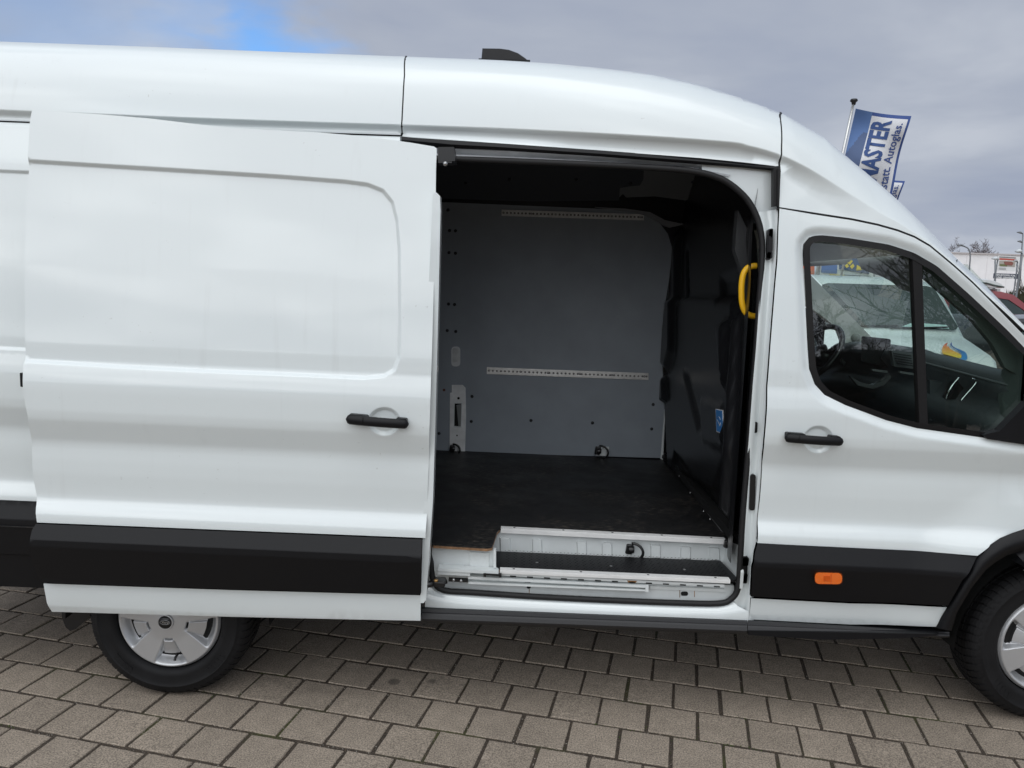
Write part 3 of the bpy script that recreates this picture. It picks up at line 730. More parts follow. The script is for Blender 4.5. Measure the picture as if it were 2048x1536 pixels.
panel('door_sill_panel', xz([(1502, 1196.5), (1700, 1207), (1894, 1214.5), (1882, 1234), (1872, 1253.5), (1700, 1249), (1497.5, 1238.5)], fsl), fsl, WHITE, FDO, zrows=[.465, .47, .475, .48, .485, .54, .543, .546, .549, .552, .555, .558], step=.05, flange=.03)
handle(FDO, [(1569, 875, 9.6), (1686.5, 883.5, 9.2)], .004)
# amber side marker lamp
sm = rounded([(1630, 1145), (1684, 1146.5), (1684, 1168.5), (1630, 1167.5)], 10)
y0 = -.012; mm = MB(); A = pl(sm, y0-.016); B = pl([(1657+(u-1657)*1.06, 1156.7+(v-1156.7)*1.12) for u, v in sm], y0); n = len(A)
mm.add(A+B, [tuple(range(n))]+[(i, n+i, n+(i+1) % n, (i+1) % n) for i in range(n)], False)
SMK = mm.build('side_marker', ORANGE, FDO)
MB().prism(pl([(1648, 1152), (1660, 1152), (1660, 1162), (1648, 1162)], y0-.0185), (0, .004, 0)).prism(pl([(1662, 1147), (1663, 1147), (1663, 1167), (1662, 1167)], y0-.0175), (0, .004, 0)).build('lens_rib', mat('amber_dark', (.62, .09, .004), .3), SMK)
# window rubber, divider, panes
def ring(name, A, B, y, d, m, parent):
    a = resample(A, 6)
    fr = MB(); n = len(A)
    PA, PB = pl(A, y), pl(B, y-.006); PC = pl(B, y+d)
    fr.add(PA+PB+PC, [(i, (i+1) % n, n+(i+1) % n, n+i) for i in range(n)]+[(n+i, n+(i+1) % n, 2*n+(i+1) % n, 2*n+i) for i in range(n)], False)
    return fr.build(name, m, parent)
def offs(L, d):
    """inset a picture polygon by d pixels (the polygon runs clockwise on screen)"""
    L = [np.array(p, float) for p in L]; O = []
    for i in range(len(L)):
        e1 = L[i]-L[i-1]; e2 = L[(i+1) % len(L)]-L[i]; n1 = np.array([-e1[1], e1[0]])/np.linalg.norm(e1); n2 = np.array([-e2[1], e2[0]])/np.linalg.norm(e2)
        nn = n1+n2; nn /= np.linalg.norm(nn); O.append(tuple(L[i]+nn*d/max(.5, nn @ n1)))
    return O
WO = smooth_path(rounded(WIN, 9, 3), 1, True)
wy = .030
yw_ = lambda v: np.interp(v, [470, 700, 860, 900], [.075, .045, .026, .022])
def plw(L, off=0.): return [tuple(at(u, v, float(yw_(v))+off)) for u, v in L]
def ringw(name, A, B, m, parent, d=.02, o1=0., o2=-.004):
    n = len(A); PA, PB, PC, PD = plw(A, o1+.02), plw(A, o1), plw(B, o2), plw(B, o2+d)
    F = []
    for k in range(3): F += [(k*n+i, k*n+(i+1) % n, (k+1)*n+(i+1) % n, (k+1)*n+i) for i in range(n)]
    return MB().add(PA+PB+PC+PD, F, False).build(name, m, parent)
WB = offs(WO, 11.5)
WFR = ringw('window_seal', offs(WO, -1.5), WB, mat('window_rubber', (.009, .0085, .009), .55, spec=.28), FDO, .035)
DIV = [(1824.5, 505), (1843.5, 518), (1856, 852), (1839, 850)]
MB().prism(plw(DIV, -.002), (0, .03, 0)).build('window_divider', mat('divider_trim', (.008, .0075, .008), .55, spec=.28), FDO)
W1 = [p for p in WB if p[0] < 1832]; W2 = [p for p in WB if p[0] > 1846]
# panes: the rear and front parts of the opening
def pane(lo, hi):
    L = [p for p in WB if lo-1 <= p[0] <= hi+1]
    return L
def clip(L, x, keep_left):
    O = []; n = len(L)
    for i in range(n):
        a, b = L[i], L[(i+1) % n]; ia = (a[0] <= x) == keep_left; ib_ = (b[0] <= x) == keep_left
        if ia: O.append(a)
        if ia != ib_: t = (x-a[0])/(b[0]-a[0]); O.append((x, a[1]+(b[1]-a[1])*t))
    return O
MB().add(plw(clip(WB, 1840, True), .016), [tuple(range(len(clip(WB, 1840, True))))[::-1]], False).build('window_pane', GLASS, FDO)
MB().add(plw(clip(WB, 1846, False), .016), [tuple(range(len(clip(WB, 1846, False))))[::-1]], False).build('window_pane', GLASS, FDO)
# foot of the door mirror (the mirror itself stands beyond the picture's edge)
mf = MB(); L = [(1966, 870), (1990, 864), (2000, 862), (2046, 815), (2078, 780), (2110, 772), (2110, 905), (2048, 889), (2004, 882.5), (1975, 878)]
mf.prism(plw(L, -.022), (0, .04, 0)); MR = mf.build('mirror_foot', BLACKP, FDO)
q = at(2190, 800, -.18); MB().box((3.72, -.20, q[2]+.02), (.12, .26, .36), bev=.04).box((3.66, -.06, q[2]-.05), (.06, .16, .07), bev=.02).build('door_mirror', BLACKP, VAN)

# ------------------------------------------------------------------ front wing, nose, far side (the rest of the shell)
fend = lambda X, Z: PROF(zr(X, Z))+plan(X)+flare(X, Z)
panel('front_wing_panel', [(XF+.008, zarc+.02), (XF+.008, 1.40), (3.86, 1.336), (4.1, 1.246), (4.4, 1.108), (4.6, .978), (4.695, .75), (4.695, .45), (4.2, .45)]+arch(FH, .43, 12, 122), fend, WHITE, VAN, step=.05)
hood = []
for x, z in ((3.86, 1.33), (4.1, 1.24), (4.4, 1.10), (4.6, .97), (4.70, .75), (4.70, .45)):
    yb = float(fend(np.array([x]), np.array([min(z, 1.2)]))[0])
    hood.append([(x+.25*(1-(2*k/12-1)**2), yb+(2.1-2*yb)*k/12, z+.05*(1-(2*k/12-1)**2)) for k in range(13)])
MB().grid(hood, True).build('bonnet', WHITE, VAN)
# front wheel arch moulding and liners
am = MB(); A1 = [(1957, 1110), (1975, 1093), (2000, 1076), (2024, 1066), (2048, 1058)]; A0 = [(1872, 1256), (1896, 1213), (1925, 1162)]
O_ = A0+A1; I_ = [(1903, 1262), (1914, 1225), (1943, 1176), (1972, 1140), (1992, 1124), (2014, 1111), (2034, 1104), (2056, 1099)]
Oy = [.02, .005, -.012, -.018, -.02, -.022, -.022, -.022]
PO = [at(u, v, y+.012) for (u, v), y in zip(O_, Oy)]; PM = [at(u*.55+a*.45, v*.55+b*.45, y-.016) for (u, v), (a, b), y in zip(O_, I_, Oy)]; PI = [at(a, b, y-.012) for (a, b), y in zip(I_, Oy)]; PJ = [(q[0], q[1]+.08, q[2]) for q in PI]
am.grid([PO, PM, PI, PJ], True); am.build('wheel_arch_moulding', BLACKP, VAN)
rings_ = [[(FH[0]+r*math.cos(a), y+float(plan(np.array([FH[0]+r*math.cos(a)]))[0]), FH[1]+r*math.sin(a)) for a in np.radians(np.linspace(121.5, -12, 30))] for r, y in ((.515, .0), (.49, -.036), (.45, -.034), (.45, .06))]
MB().grid(rings_, True).build('wheel_arch_moulding', BLACKP, VAN)
for c, x0 in ((FH, 0), (RH, 0)):
    wl = MB()
    G = [[(c[0]+.43*math.cos(a), y, c[1]+.43*math.sin(a)) for y in (.06, .5)] for a in np.linspace(-.02, math.pi+.02, 20)]
    wl.grid(G, True).prism([(c[0]+.43*math.cos(a), .5, c[1]+.43*math.sin(a)) for a in np.linspace(-.02, math.pi+.02, 20)], (0, .02, 0)); wl.build('wheel_arch_liner', DARK, VAN)
# underbody, so that no daylight passes through the floor
MB().box((1.35, 1.05, .50), (5.9, 1.75, .06)).build('underbody', DARK, VAN)
MB().box((1.75, 1.1, .38), (2.5, 1.1, .20), bev=.03).build('under_shade_block', BLACKS, VAN)  # unseen block added below the floor to deepen the shadow under the van

# ------------------------------------------------------------------ door opening: rail, jambs, seal, sill
SEALO = [(862, 1125), (864, 1150), (872, 1170), (892, 1181.5), (947, 1185), (1066, 1193), (1207, 1200), (1347, 1205.5), (1435, 1207), (1462, 1198), (1476, 1175), (1480.5, 1120), (1484.5, 1050), (1490, 980), (1497, 900), (1504, 800), (1512, 700), (1519, 600), (1524.5, 520), (1524, 480), (1515, 438), (1494, 399), (1460, 368), (1424, 351), (1374, 341), (1303, 335.5), (1200, 330), (1000, 321.5), (860, 317)]
sealp = [at(u, v, np.interp(v, [315, 500, 700, 1200], [.135, .115, .085, .075])) for u, v in smooth_path(SEALO, 4)]
# far end of the opening, hidden behind the door
xs_ = 1.075
sealp = sealp+[np.array((xs_, .135, sealp[-1][2])), np.array((xs_-.01, .11, 1.6)), np.array((xs_, .08, .75))]
MB().tube(sealp, .0125, 10, closed=True).build('door_seal', RUBBER, VAN)
# jamb: from the outer skin edge to the seal
JO = [(850, 1212), (880, 1215), (947, 1220), (1066, 1225), (1207, 1231), (1347, 1237), (1440, 1240), (1497, 1242)]
JI = [(858, 1168), (888, 1182), (947, 1187), (1066, 1194.5), (1207, 1201.5), (1347, 1207), (1435, 1209), (1466, 1199)]
sg = MB(); a = [at(u, v, .05) for u, v in JO]; b = [at(u, v-3, .055) for u, v in [(p[0], p[1]*.62+q[1]*.38) for p, q in zip(JO, JI)]]; b2 = [at(p[0]*.3+q[0]*.7, p[1]*.3+q[1]*.7, .066) for p, q in zip(JO, JI)]; c_ = [at(u, v-2, .088) for u, v in JI]
low_ = [(q[0], q[1]+.01, q[2]-.03) for q in a]
sg.grid([low_, a, b, b2, c_], True); sg.build('door_sill', WHITE, VAN)
JO = [(1499, 1242), (1502, 1200), (1512, 1100), (1519, 1000), (1524, 940), (1529, 880), (1535, 770), (1541, 690), (1550, 575), (1555, 500), (1557, 440), (1558, 418)]
JI = [(1466, 1199), (1479, 1172), (1483, 1110), (1489, 1000), (1494, 940), (1499, 880), (1507, 770), (1514, 690), (1522, 575), (1527, 500), (1522, 450), (1512, 425)]
def jrow(t, y): return [at(p[0]*(1-t)+q[0]*t, p[1]*(1-t)+q[1]*t, yy+y) for p, q, yy in zip(JO, JI, [.055]*3+[.055, .055, .05, .05, .055, .075, .09, .1, .105])]
sg = MB(); sg.grid([jrow(-.25, .02), jrow(-.08, .006), jrow(.0, .004), jrow(.22, .008), jrow(.30, .026), jrow(.60, .028), jrow(.72, .016), jrow(1.05, .018)], True); sg.build('door_pillar', WHITE, VAN)
# corner web above the pillar and the upper running rail
cw = MB(); L0 = [(1560, 340), (1559, 380), (1556, 402)]; 
sg = MB()
UO = [(800, 276), (876, 285), (1000, 292), (1100, 298), (1200, 305), (1300, 312.5), (1400, 320), (1480, 328)]
UI = [(800, 316), (876, 320), (1000, 325), (1100, 328.5), (1200, 333), (1300, 338), (1376, 344), (1450, 362)]
def urow(t, y): return [at(p[0]*(1-t)+q[0]*t, p[1]*(1-t)+q[1]*t, y) for p, q in zip(UO, UI)]
sg.grid([urow(-.1, .13), urow(.30, .165), urow(.60, .175), urow(.64, .145), urow(.74, .140), urow(.77, .168), urow(.82, .165), urow(.85, .140), urow(1.02, .145)], False)
sg.build('door_rail', mat('rail_grey', (.62, .64, .66), .32, .3, coat=.4, var=(12, .08)), VAN)
MB().prism(pl([(1404, 347), (1404, 322), (1480, 328), (1562, 338), (1558, 446), (1516, 446), (1508, 418), (1494, 396), (1466, 372)], .150), (0, .02, 0)).build('pillar_web', WHITE, VAN)
# black drip strip over the opening, hatch-cut lower edge, and its short leg at the front
ds = MB(); U1 = [(803, 274.5), (900, 281), (1000, 287.5), (1100, 294.5), (1200, 301.5), (1300, 309), (1400, 316.5), (1480, 324.5), (1559, 333)]; U2 = [(803, 284), (876, 296), (1000, 300.5), (1100, 307), (1200, 313), (1300, 321), (1400, 329), (1480, 335), (1559, 343)]
ds.grid([[at(u, v-1, .128) for u, v in U1], [at(u, v*.5+w_*.5, .118) for (u, v), (_, w_) in zip(U1, U2)], [at(u, v, .130) for u, v in U2], [at(u, v, .19) for u, v in U2]], False); ds.build('drip_strip', BLACKP, VAN)
MB().prism(pl([(1547, 338), (1559.5, 336), (1558, 411), (1547, 413)], .088), (0, .03, 0)).prism(pl([(1555.5, 338), (1559.5, 336), (1558, 411), (1555, 412)], .080), (0, .008, 0)).build('drip_strip', RUBBER, VAN)
# latches and plugs in the pillar
def oval(u, v, w_, h, y, d, nm, m, parent, lean=0.):
    L = rounded([(u-w_+lean, v-h), (u+w_+lean, v-h), (u+w_-lean, v+h), (u-w_-lean, v+h)], [w_*.9]*4, 4)
    return MB().prism(pl(L, y), (0, d, 0)).build(nm, m, parent)
la = MB()
for (u, v, w_, h) in ((1541, 488, 5.5, 29), (1543, 466, 3.8, 9), (1538.5, 512, 4, 8)): la.prism(pl(rounded([(u-w_, v-h), (u+w_, v-h), (u+w_-2, v+h), (u-w_-2, v+h)], 3), .088), (0, .02, 0))
la.prism(pl([(1538.5, 472), (1541.5, 472), (1539.5, 503), (1536.5, 503)], .084), (0, .006, 0)); la.build('door_striker', BLACKS, VAN)
oval(1511, 855, 4, 11, .068, .02, 'pillar_plug', BLACKS, VAN, .6)
oval(1505, 985, 5.5, 36, .066, .022, 'door_striker', BLACKS, VAN, 1.2)
la = MB()
for (u, v, w_, h) in ((1490, 1140, 5, 27), (1491, 1124, 6.5, 8), (1489, 1156, 6, 8)): la.prism(pl(rounded([(u-w_+1, v-h), (u+w_+1, v-h), (u+w_-1, v+h), (u-w_-1, v+h)], 2.5), .066), (0, .022, 0))
la.build('door_striker', BLACKS, VAN)
# step board below the doors
def stepboard(L, nm):
    (a0, a1) = L; rows = []
    prof = [(0, .052), (.12, .038), (.34, .034), (.40, .022), (.52, .018), (.78, .012), (.92, .018), (1., .034), (1.03, .16)]
    for t, y in prof:
        row = []
        for k in range(15):
            s = k/14; p0 = (a0[0][0]+(a0[1][0]-a0[0][0])*s, a0[0][1]+(a0[1][1]-a0[0][1])*s); p1 = (a1[0][0]+(a1[1][0]-a1[0][0])*s, a1[0][1]+(a1[1][1]-a1[0][1])*s)
            row.append(at(p0[0]*(1-t)+p1[0]*t, p0[1]*(1-t)+p1[1]*t, y))
        rows.append(row)
    return MB().grid(rows, False).build(nm, mat('step_board_black', (.020, .020, .022), .5, bump=(600, .2, .001)), VAN)
stepboard(([(700, 1208), (1494.5, 1240)], [(700, 1239), (1494.5, 1268)]), 'step_board')
sb2 = stepboard(([(1495.8, 1240), (1899, 1263)], [(1495.8, 1268), (1899, 1275)]), 'step_board')
MB().prism(pl([(1497, 1262), (1880, 1268), (1850, 1273), (1800, 1277), (1640, 1279.5), (1497, 1270)], .006), (0, .2, 0)).build('step_board_lip', BLACKP, VAN)
# ------------------------------------------------------------------ cargo bay
FZ = .716
def fl(u, v): return tuple(atz(u, v, FZ))
YB = 1.90
def onfloor(X, Y, dz=0.): return (X, Y, FZ-RAKE*X+dz)
FLX0 = -1.5
e1 = fl(866, 1089); e2 = fl(984, 1096); e3 = fl(1000, 1057); e4 = fl(1455, 1080)
fp = [onfloor(FLX0, e1[1]), onfloor(e1[0], e1[1]), onfloor(e2[0]-.02, e2[1]), onfloor(e2[0], e2[1]+.015), onfloor(e3[0]-.012, e3[1]-.05), onfloor(e3[0], e3[1]), onfloor(e4[0]+.05, e4[1]), onfloor(2.45, YB), onfloor(FLX0, YB)]
def floor_mat():
    m = bpy.data.materials.new('phenolic_cargo_floor'); m.use_nodes = True; t = m.node_tree; p = t.nodes['Principled BSDF']
    tcn = t.nodes.new('ShaderNodeTexCoord')
    def noise(s, d=5, st=None):
        n = t.nodes.new('ShaderNodeTexNoise'); n.inputs['Scale'].default_value = s; n.inputs['Detail'].default_value = d
        mp = t.nodes.new('ShaderNodeMapping'); mp.inputs['Scale'].default_value = st or (1, 1, 1); t.links.new(tcn.outputs['Object'], mp.inputs[0]); t.links.new(mp.outputs[0], n.inputs['Vector']); return n.outputs['Fac']
    def mr(x, a, b, c, d):
        n = t.nodes.new('ShaderNodeMapRange'); t.links.new(x, n.inputs[0])
        for i, v in zip((1, 2, 3, 4), (a, b, c, d)): n.inputs[i].default_value = v
        return n.outputs[0]
    def mul(a, b):
        n = t.nodes.new('ShaderNodeMath'); n.operation = 'MULTIPLY'; t.links.new(a, n.inputs[0]); t.links.new(b, n.inputs[1]); return n.outputs[0]
    scuff = mul(mr(noise(30, 6, (1, 2.6, 1)), .50, .66, 0, .9), mr(noise(2.6, 4), .44, .60, 0.05, 1))
    x = t.nodes.new('ShaderNodeMix'); x.data_type = 'RGBA'; t.links.new(scuff, x.inputs[0]); x.inputs[6].default_value = (.0085, .0085, .0092, 1); x.inputs[7].default_value = (.085, .074, .062, 1)
    cr = t.nodes.new('ShaderNodeMix'); cr.data_type = 'RGBA'; t.links.new(mr(noise(120, 2), .745, .76, 0, .9), cr.inputs[0]); t.links.new(x.outputs[2], cr.inputs[6]); cr.inputs[7].default_value = (.25, .23, .2, 1)
    t.links.new(cr.outputs[2], p.inputs['Base Color']); t.links.new(mr(noise(5, 5), .3, .7, .42, .62), p.inputs['Roughness'])
    b = t.nodes.new('ShaderNodeBump'); b.inputs['Strength'].default_value = .25; b.inputs['Distance'].default_value = .002; t.links.new(noise(90, 4), b.inputs['Height']); t.links.new(b.outputs[0], p.inputs['Normal'])
    return m
FLO = MB().prism(fp, (0, 0, -.004)).build('cargo_floor', floor_mat(), VAN)
# raw plywood edge under the left part
lo = [(q[0], q[1]+.002, q[2]-.004) for q in fp[1:6]]
MB().add(lo+[(q[0], q[1], q[2]-.012) for q in lo], [(i, i+5, i+6, i+1) for i in range(4)], False).build('plywood_edge', WOOD, FLO)
# white edge strips with screws
def strip_box(a, b, w_, h_, nm, m, parent, dz=.0025, holes=5):
    a, b = Vector(a), Vector(b); L = (b-a).length; c = (a+b)/2; d = (b-a).normalized(); R = Matrix((d, Vector((0, 1, 0)), Vector((0, 0, 1)))).transposed()
    m_ = MB(); m_.box((c.x, c.y+w_/2-.004, c.z+dz), (L, w_, .004), R); m_.box((c.x, c.y-.004, c.z+dz-h_/2), (L, .003, h_-.0045), R)
    o = m_.build(nm, m, parent)
    for k in range(holes):
        q = a+(b-a)*(.06+.88*k/max(1, holes-1)); MB().lathe([(0, .0006), (.0055, .0), (.006, -.001)], (q.x, q.y+.014, q.z+dz+.0024), 'Z', 10).build('screw', BLACKS, o)
    return o
strip_box(onfloor(e3[0]+.004, e3[1]-.004), onfloor(e4[0]-.01, e4[1]-.004), .030, .022, 'floor_edge_strip', ALUW, FLO)
STZ = .6221
def onstep(X, Y, dz=0.): return (X, Y, STZ-RAKE*X+dz)
# step tread with a diamond relief
s1, s2 = 1.385, 2.372; ya, yb = .072, .300
tread = MB(); V = [onstep(s1-.01, yb), onstep(s1-.01, ya+.045), onstep(s1+.012, ya+.01), onstep(s1+.03, ya), onstep(s2, ya), onstep(s2+.018, ya+.03), onstep(s2, yb)]
tread.prism(V[::-1], (0, 0, -.009))
TR = tread.build('step_tread', BLACKP, VAN)
dm = MB()
for i in range(58):
    for j in range(13):
        x, y = s1+.03+i*.0165+(.008 if j % 2 else 0), ya+.045+j*.0165
        if x < s2-.015:
            o_ = (.0055, .0022) if (i+j) % 2 else (.0022, .0055)
            z = STZ-RAKE*x
            dm.add([(x-o_[0], y, z), (x+o_[0], y, z), (x, y-o_[1], z), (x, y+o_[1], z), (x, y, z+.0016)], [(0, 2, 4), (2, 1, 4), (1, 3, 4), (3, 0, 4)])
o = dm.build('tread_relief', BLACKP, TR); tag(o, kind='stuff')
for uu, vv in ((1074, 1125), (1222, 1132), (1369, 1139)):
    q = atz(uu, vv, STZ+.001); MB().lathe([(0, .0012), (.006, .0008), (.0065, 0)], q, 'Z', 10).build('screw', STEEL, TR)
strip_box(onstep(s1+.012, ya-.004), onstep(s2-.02, ya-.004), .030, .016, 'step_edge_strip', ALUW, TR, holes=4)
MB().add([onstep(s1-.012, ya+.048, -.001), onstep(s1+.012, ya+.002, -.001), onstep(s1+.012, ya+.002, -.012), onstep(s1-.012, ya+.048, -.012)], [(0, 1, 2, 3)]).build('plywood_edge', WOOD, TR)
# riser between step and floor with pressed ribs
def px_rect(L, y): return pl(L, y)
yr = e3[1]+.006
rs = MB(); rs.prism([onstep(s1-.06, yr, -.02), onstep(s2+.05, yr, -.02), onfloor(s2+.05, yr, -.013), onfloor(s1-.06, yr, -.013)][::-1], (0, .012, 0))
RIS = rs.build('step_riser', WHITE_IN, VAN)
for (u0, u1) in ((999, 1021), (1064, 1084), (1153, 1173), (1203, 1224), (1300, 1321), (1360, 1381), (1417, 1439)):
    k = (u0-1000)/450; v0, v1 = 1074+k*22, 1106+k*17
    L = rounded([(u0, v0), (u1, v0+1), (u1+1, v1), (u0+1, v1)], [3, 3, 0, 0]); A = pl(L, yr-.001); c = np.mean(A, axis=0)
    B = [(c[0]+(q[0]-c[0])*.80, yr-.009, c[2]+(q[2]-c[2])*.86) for q in A]; n = len(A)
    MB().add(A+B, [(i, (i+1) % n, n+(i+1) % n, n+i) for i in range(n)]+[tuple(range(n, 2*n))]).build('pressed_rib', WHITE_IN, RIS)
# lashing rings
def lash(u, v, Y, r, nm='lashing_ring', ang=.3, parent=VAN):
    q = np.array(at(u, v, Y)); m = MB()
    m.box((q[0]-r*.75, q[1]+.006, q[2]), (r*.9, .022, r*1.3), Matrix.Rotation(.12, 3, 'Y'), bev=.006)
    m.lathe([(r*.42, -.012), (r*.5, 0), (r*.42, .012)], (q[0]-r*.55, q[1]-.004, q[2]), 'X', 12)
    P = [(q[0]-r*.35+r*1.15*max(-.25, math.cos(a))*1., q[1]-.018-.016*math.cos(a), q[2]-r*.12+r*1.05*math.sin(a)) for a in np.linspace(-1.75, 1.75, 22)]
    m.tube(P, .0065, 8); return m.build(nm, BLACKS, parent)
lash(1271, 1099, yr-.004, .036); lash(1205, 902, YB-.03, .040); lash(912, 897, YB-.03, .034); lash(1332, 914, 1.82, .02); lash(1464, 1089, e4[1]-.05, .028)
MB().prism(pl([(1192, 893), (1218, 894), (1218, 912), (1192, 911)], YB-.012), (0, .01, 0)).build('ring_plate', WHITE_IN, VAN)
# white metal under the left floor part, sill frame, lower running rail
sl_ = MB()
sl_.prism(pl([(864, 1094), (990, 1101), (990, 1150), (864, 1142)], .112), (0, .02, 0))
sl_.prism(pl([(987, 1100), (992, 1101), (992, 1136), (987, 1136)], .085), (0, .03, 0))
sl_.build('sill_box', WHITE_IN, VAN)
MB().prism(pl([(940, 1104), (978, 1106), (978, 1139), (940, 1136)], .106), (0, .008, 0)).prism(pl([(886, 1131), (926, 1133), (926, 1146), (886, 1143)], .090), (0, .03, 0)).build('sill_bracket', WHITE_IN, VAN)
fr = MB(); fr.prism(pl([(858, 1140), (995, 1147), (1468, 1171), (1468, 1213), (1200, 1205), (858, 1192)], .108), (0, .02, 0)); fr.build('sill_frame', WHITE_IN, VAN)
fr = MB()
fr.prism(pl([(876, 1137), (997, 1143.5), (997, 1149), (876, 1142)], .055), (0, .05, 0)); fr.prism(pl([(876, 1142), (940, 1146), (940, 1152), (876, 1149)], .062), (0, .05, 0)); fr.build('rail_cover', WHITE_IN, VAN)
fr = MB()
fr.prism(pl([(936, 1153), (1296, 1171), (1296, 1176), (936, 1158)], .070), (0, .04, 0)); fr.prism(pl([(936, 1164), (1296, 1180), (1296, 1183), (936, 1168)], .072), (0, .04, 0))
fr.prism(pl([(936, 1156), (1296, 1174), (1296, 1182), (936, 1166)], .096), (0, .012, 0)); fr.prism(pl([(1291, 1170), (1297, 1170), (1297, 1184), (1291, 1184)], .069), (0, .04, 0)); fr.build('lower_door_rail', WHITE_IN, VAN)
fr = MB()
fr.prism(pl([(995, 1146), (1449, 1169), (1449, 1174.5), (995, 1151)], .074), (0, .03, 0)); fr.prism(pl([(1300, 1172), (1449, 1178), (1452, 1184), (1300, 1178)], .100), (0, .02, 0))
lip = fr.build('step_lip', WHITE_IN, VAN)
for k in range(13):
    u = 1020+k*34; v = 1147.5+(u-995)*.0507
    MB().prism(pl([(u, v+2.5), (u+12, v+3.2), (u+12, v+5.6), (u, v+5)], .0725), (0, .004, 0)).build('slot', DARK, lip)
MB().prism(pl([(897, 1158), (936, 1160), (936, 1165), (897, 1163)], .060), (0, .02, 0)).build('rail_plate', BLACKS, VAN)
MB().prism(pl([(967, 1147), (1003, 1149), (1003, 1152), (967, 1150)], .050), (0, .02, 0)).prism(pl([(967, 1147), (972, 1147), (972, 1154), (967, 1154)], .048), (0, .02, 0)).prism(pl([(998, 1148), (1003, 1148), (1003, 1155), (998, 1155)], .048), (0, .02, 0)).build('rail_stop', BLACKS, VAN)
for u, v, m in ((907, 1160.5, STEEL), (922, 1162, STEEL)):
    q = at(u, v, .057); MB().lathe([(0, -.003), (.006, -.002), (.007, .004)], q, 'Y', 10).build('rail_bolt', m, VAN)
oval(1057.5, 1173, 4, 4.5, .105, .006, 'drain_hole', DARK, VAN); oval(1369, 1187.5, 7, 4, .105, .006, 'drain_hole', DARK, VAN)
oval(1055, 1166, 6, 2, .0945, .004, 'rail_clip', mat('grey_clip', (.25, .27, .3), .5), VAN); oval(1172, 1171.5, 6, 2, .0945, .004, 'rail_clip', bpy.data.materials['grey_clip'], VAN)
RUST = mat('rust_stain', (.26, .13, .05), .9, var=(90, .5))
for L, y in (([(1254, 1161), (1274, 1162), (1271, 1166), (1257, 1165.5)], .0725), ([(1359, 1176.5), (1360.2, 1176.5), (1360.2, 1195), (1359, 1195)], .1065), ([(1388.5, 1178), (1389.6, 1178), (1389.6, 1194), (1388.5, 1194)], .1065), ([(1058, 1178), (1059, 1178), (1059, 1188), (1058, 1188)], .1065)):
    MB().prism(pl(L, y), (0, .001, 0)).build('rust_mark', RUST, VAN)
# right end of the step well
we = MB(); we.prism([onstep(s2+.02, .06, -.03), onstep(s2+.02, yr, -.03), onfloor(s2+.035, yr, -.01), onfloor(s2+.02, .12, .04), onstep(s2+.02, .06, .04)], (.012, 0, 0)); we.build('step_end_panel', WHITE_IN, VAN)

# far wall lining
def wall(L): return pl(L, YB)
LIN = MB().prism(wall([(700, 898), (700, 395), (905, 405), (1040, 411), (1190, 417), (1245, 420), (1290, 428), (1318, 444), (1336, 468), (1345, 500), (1338, 560), (1328, 620), (1323, 690), (1326, 760), (1329, 812), (1322, 916), (1130, 910.5), (905, 903.5)]), (0, .008, 0)).build('wall_lining', LINING, VAN)
MB().prism(pl([(700, 897), (700, 396), (902, 405.5), (899.5, 903)], YB-.004), (0, .003, 0)).build('lining_panel', LINING, LIN)
BOLT = MB().lathe([(0, -.006), (.006, -.0055), (.0095, -.002), (.0105, .001)], (0, 0, 0), 'Y', 12).mesh('bolt', BLACKS)
for u, v in ((899, 461), (911, 461.5), (898, 505), (911, 506.5), (897, 608), (909, 609), (894.5, 661), (911.5, 663), (944, 793), (942.5, 843), (1062, 841), (1185, 846), (1306.5, 809), (1303.5, 858), (872, 716), (878, 867), (896, 420)):
    o = link('bolt', BOLT, LIN); o.location = at(u, v, YB-.005 if u < 902 else YB-.001)
oval(888, 780, 2.6, 2.6, YB-.0075, .004, 'bolt', mat('rusty_bolt', (.12, .05, .025), .7), LIN)
HOLE = mat('hole_shade', (.20, .20, .20), .8)
def lrail(L, n, nm, m):
    (u0, v0), (u1, v1), (u2, v2), (u3, v3) = L
    o = MB(); A = pl(L, YB-.011); o.prism(A, (0, .010, 0))
    o.prism(pl([(u0, v0+1.5), (u1, v1+1.5), (u1, v1+4), (u0, v0+4)], YB-.0145), (0, .004, 0)); o.prism(pl([(u3, v3-4), (u2, v2-4), (u2, v2-1.5), (u3, v3-1.5)], YB-.0145), (0, .004, 0))
    r = o.build(nm, m, LIN); hm = MB()
    for k in range(n):
        t = (k+.5)/n; u = u0+(u1-u0)*t; v = (v0+(v1-v0)*t+v3+(v2-v3)*t)/2; q = at(u, v, YB-.0116)
        hm.lathe([(0, 0), (.0060, 0), (.0066, .0005)], q, 'Y', 10)
    tag(hm.build('rail_holes', HOLE, r), kind='stuff')
    for t in (.015, .21, .38, .575, .775, .975):
        u = u0+(u1-u0)*t; v = (v0+(v1-v0)*t+v3+(v2-v3)*t)/2; q = at(u, v, YB-.016); MB().lathe([(0, -.001), (.005, -.001), (.0075, .003)], q, 'Y', 10).build('screw', STEEL, r)
lrail([(1003, 419), (1288, 428.5), (1288, 440.5), (1003, 431.5)], 38, 'lashing_rail', RAILM)
lrail([(973.5, 734.5), (1297, 746.5), (1297, 760), (973.5, 748)], 40, 'lashing_rail', ALU)
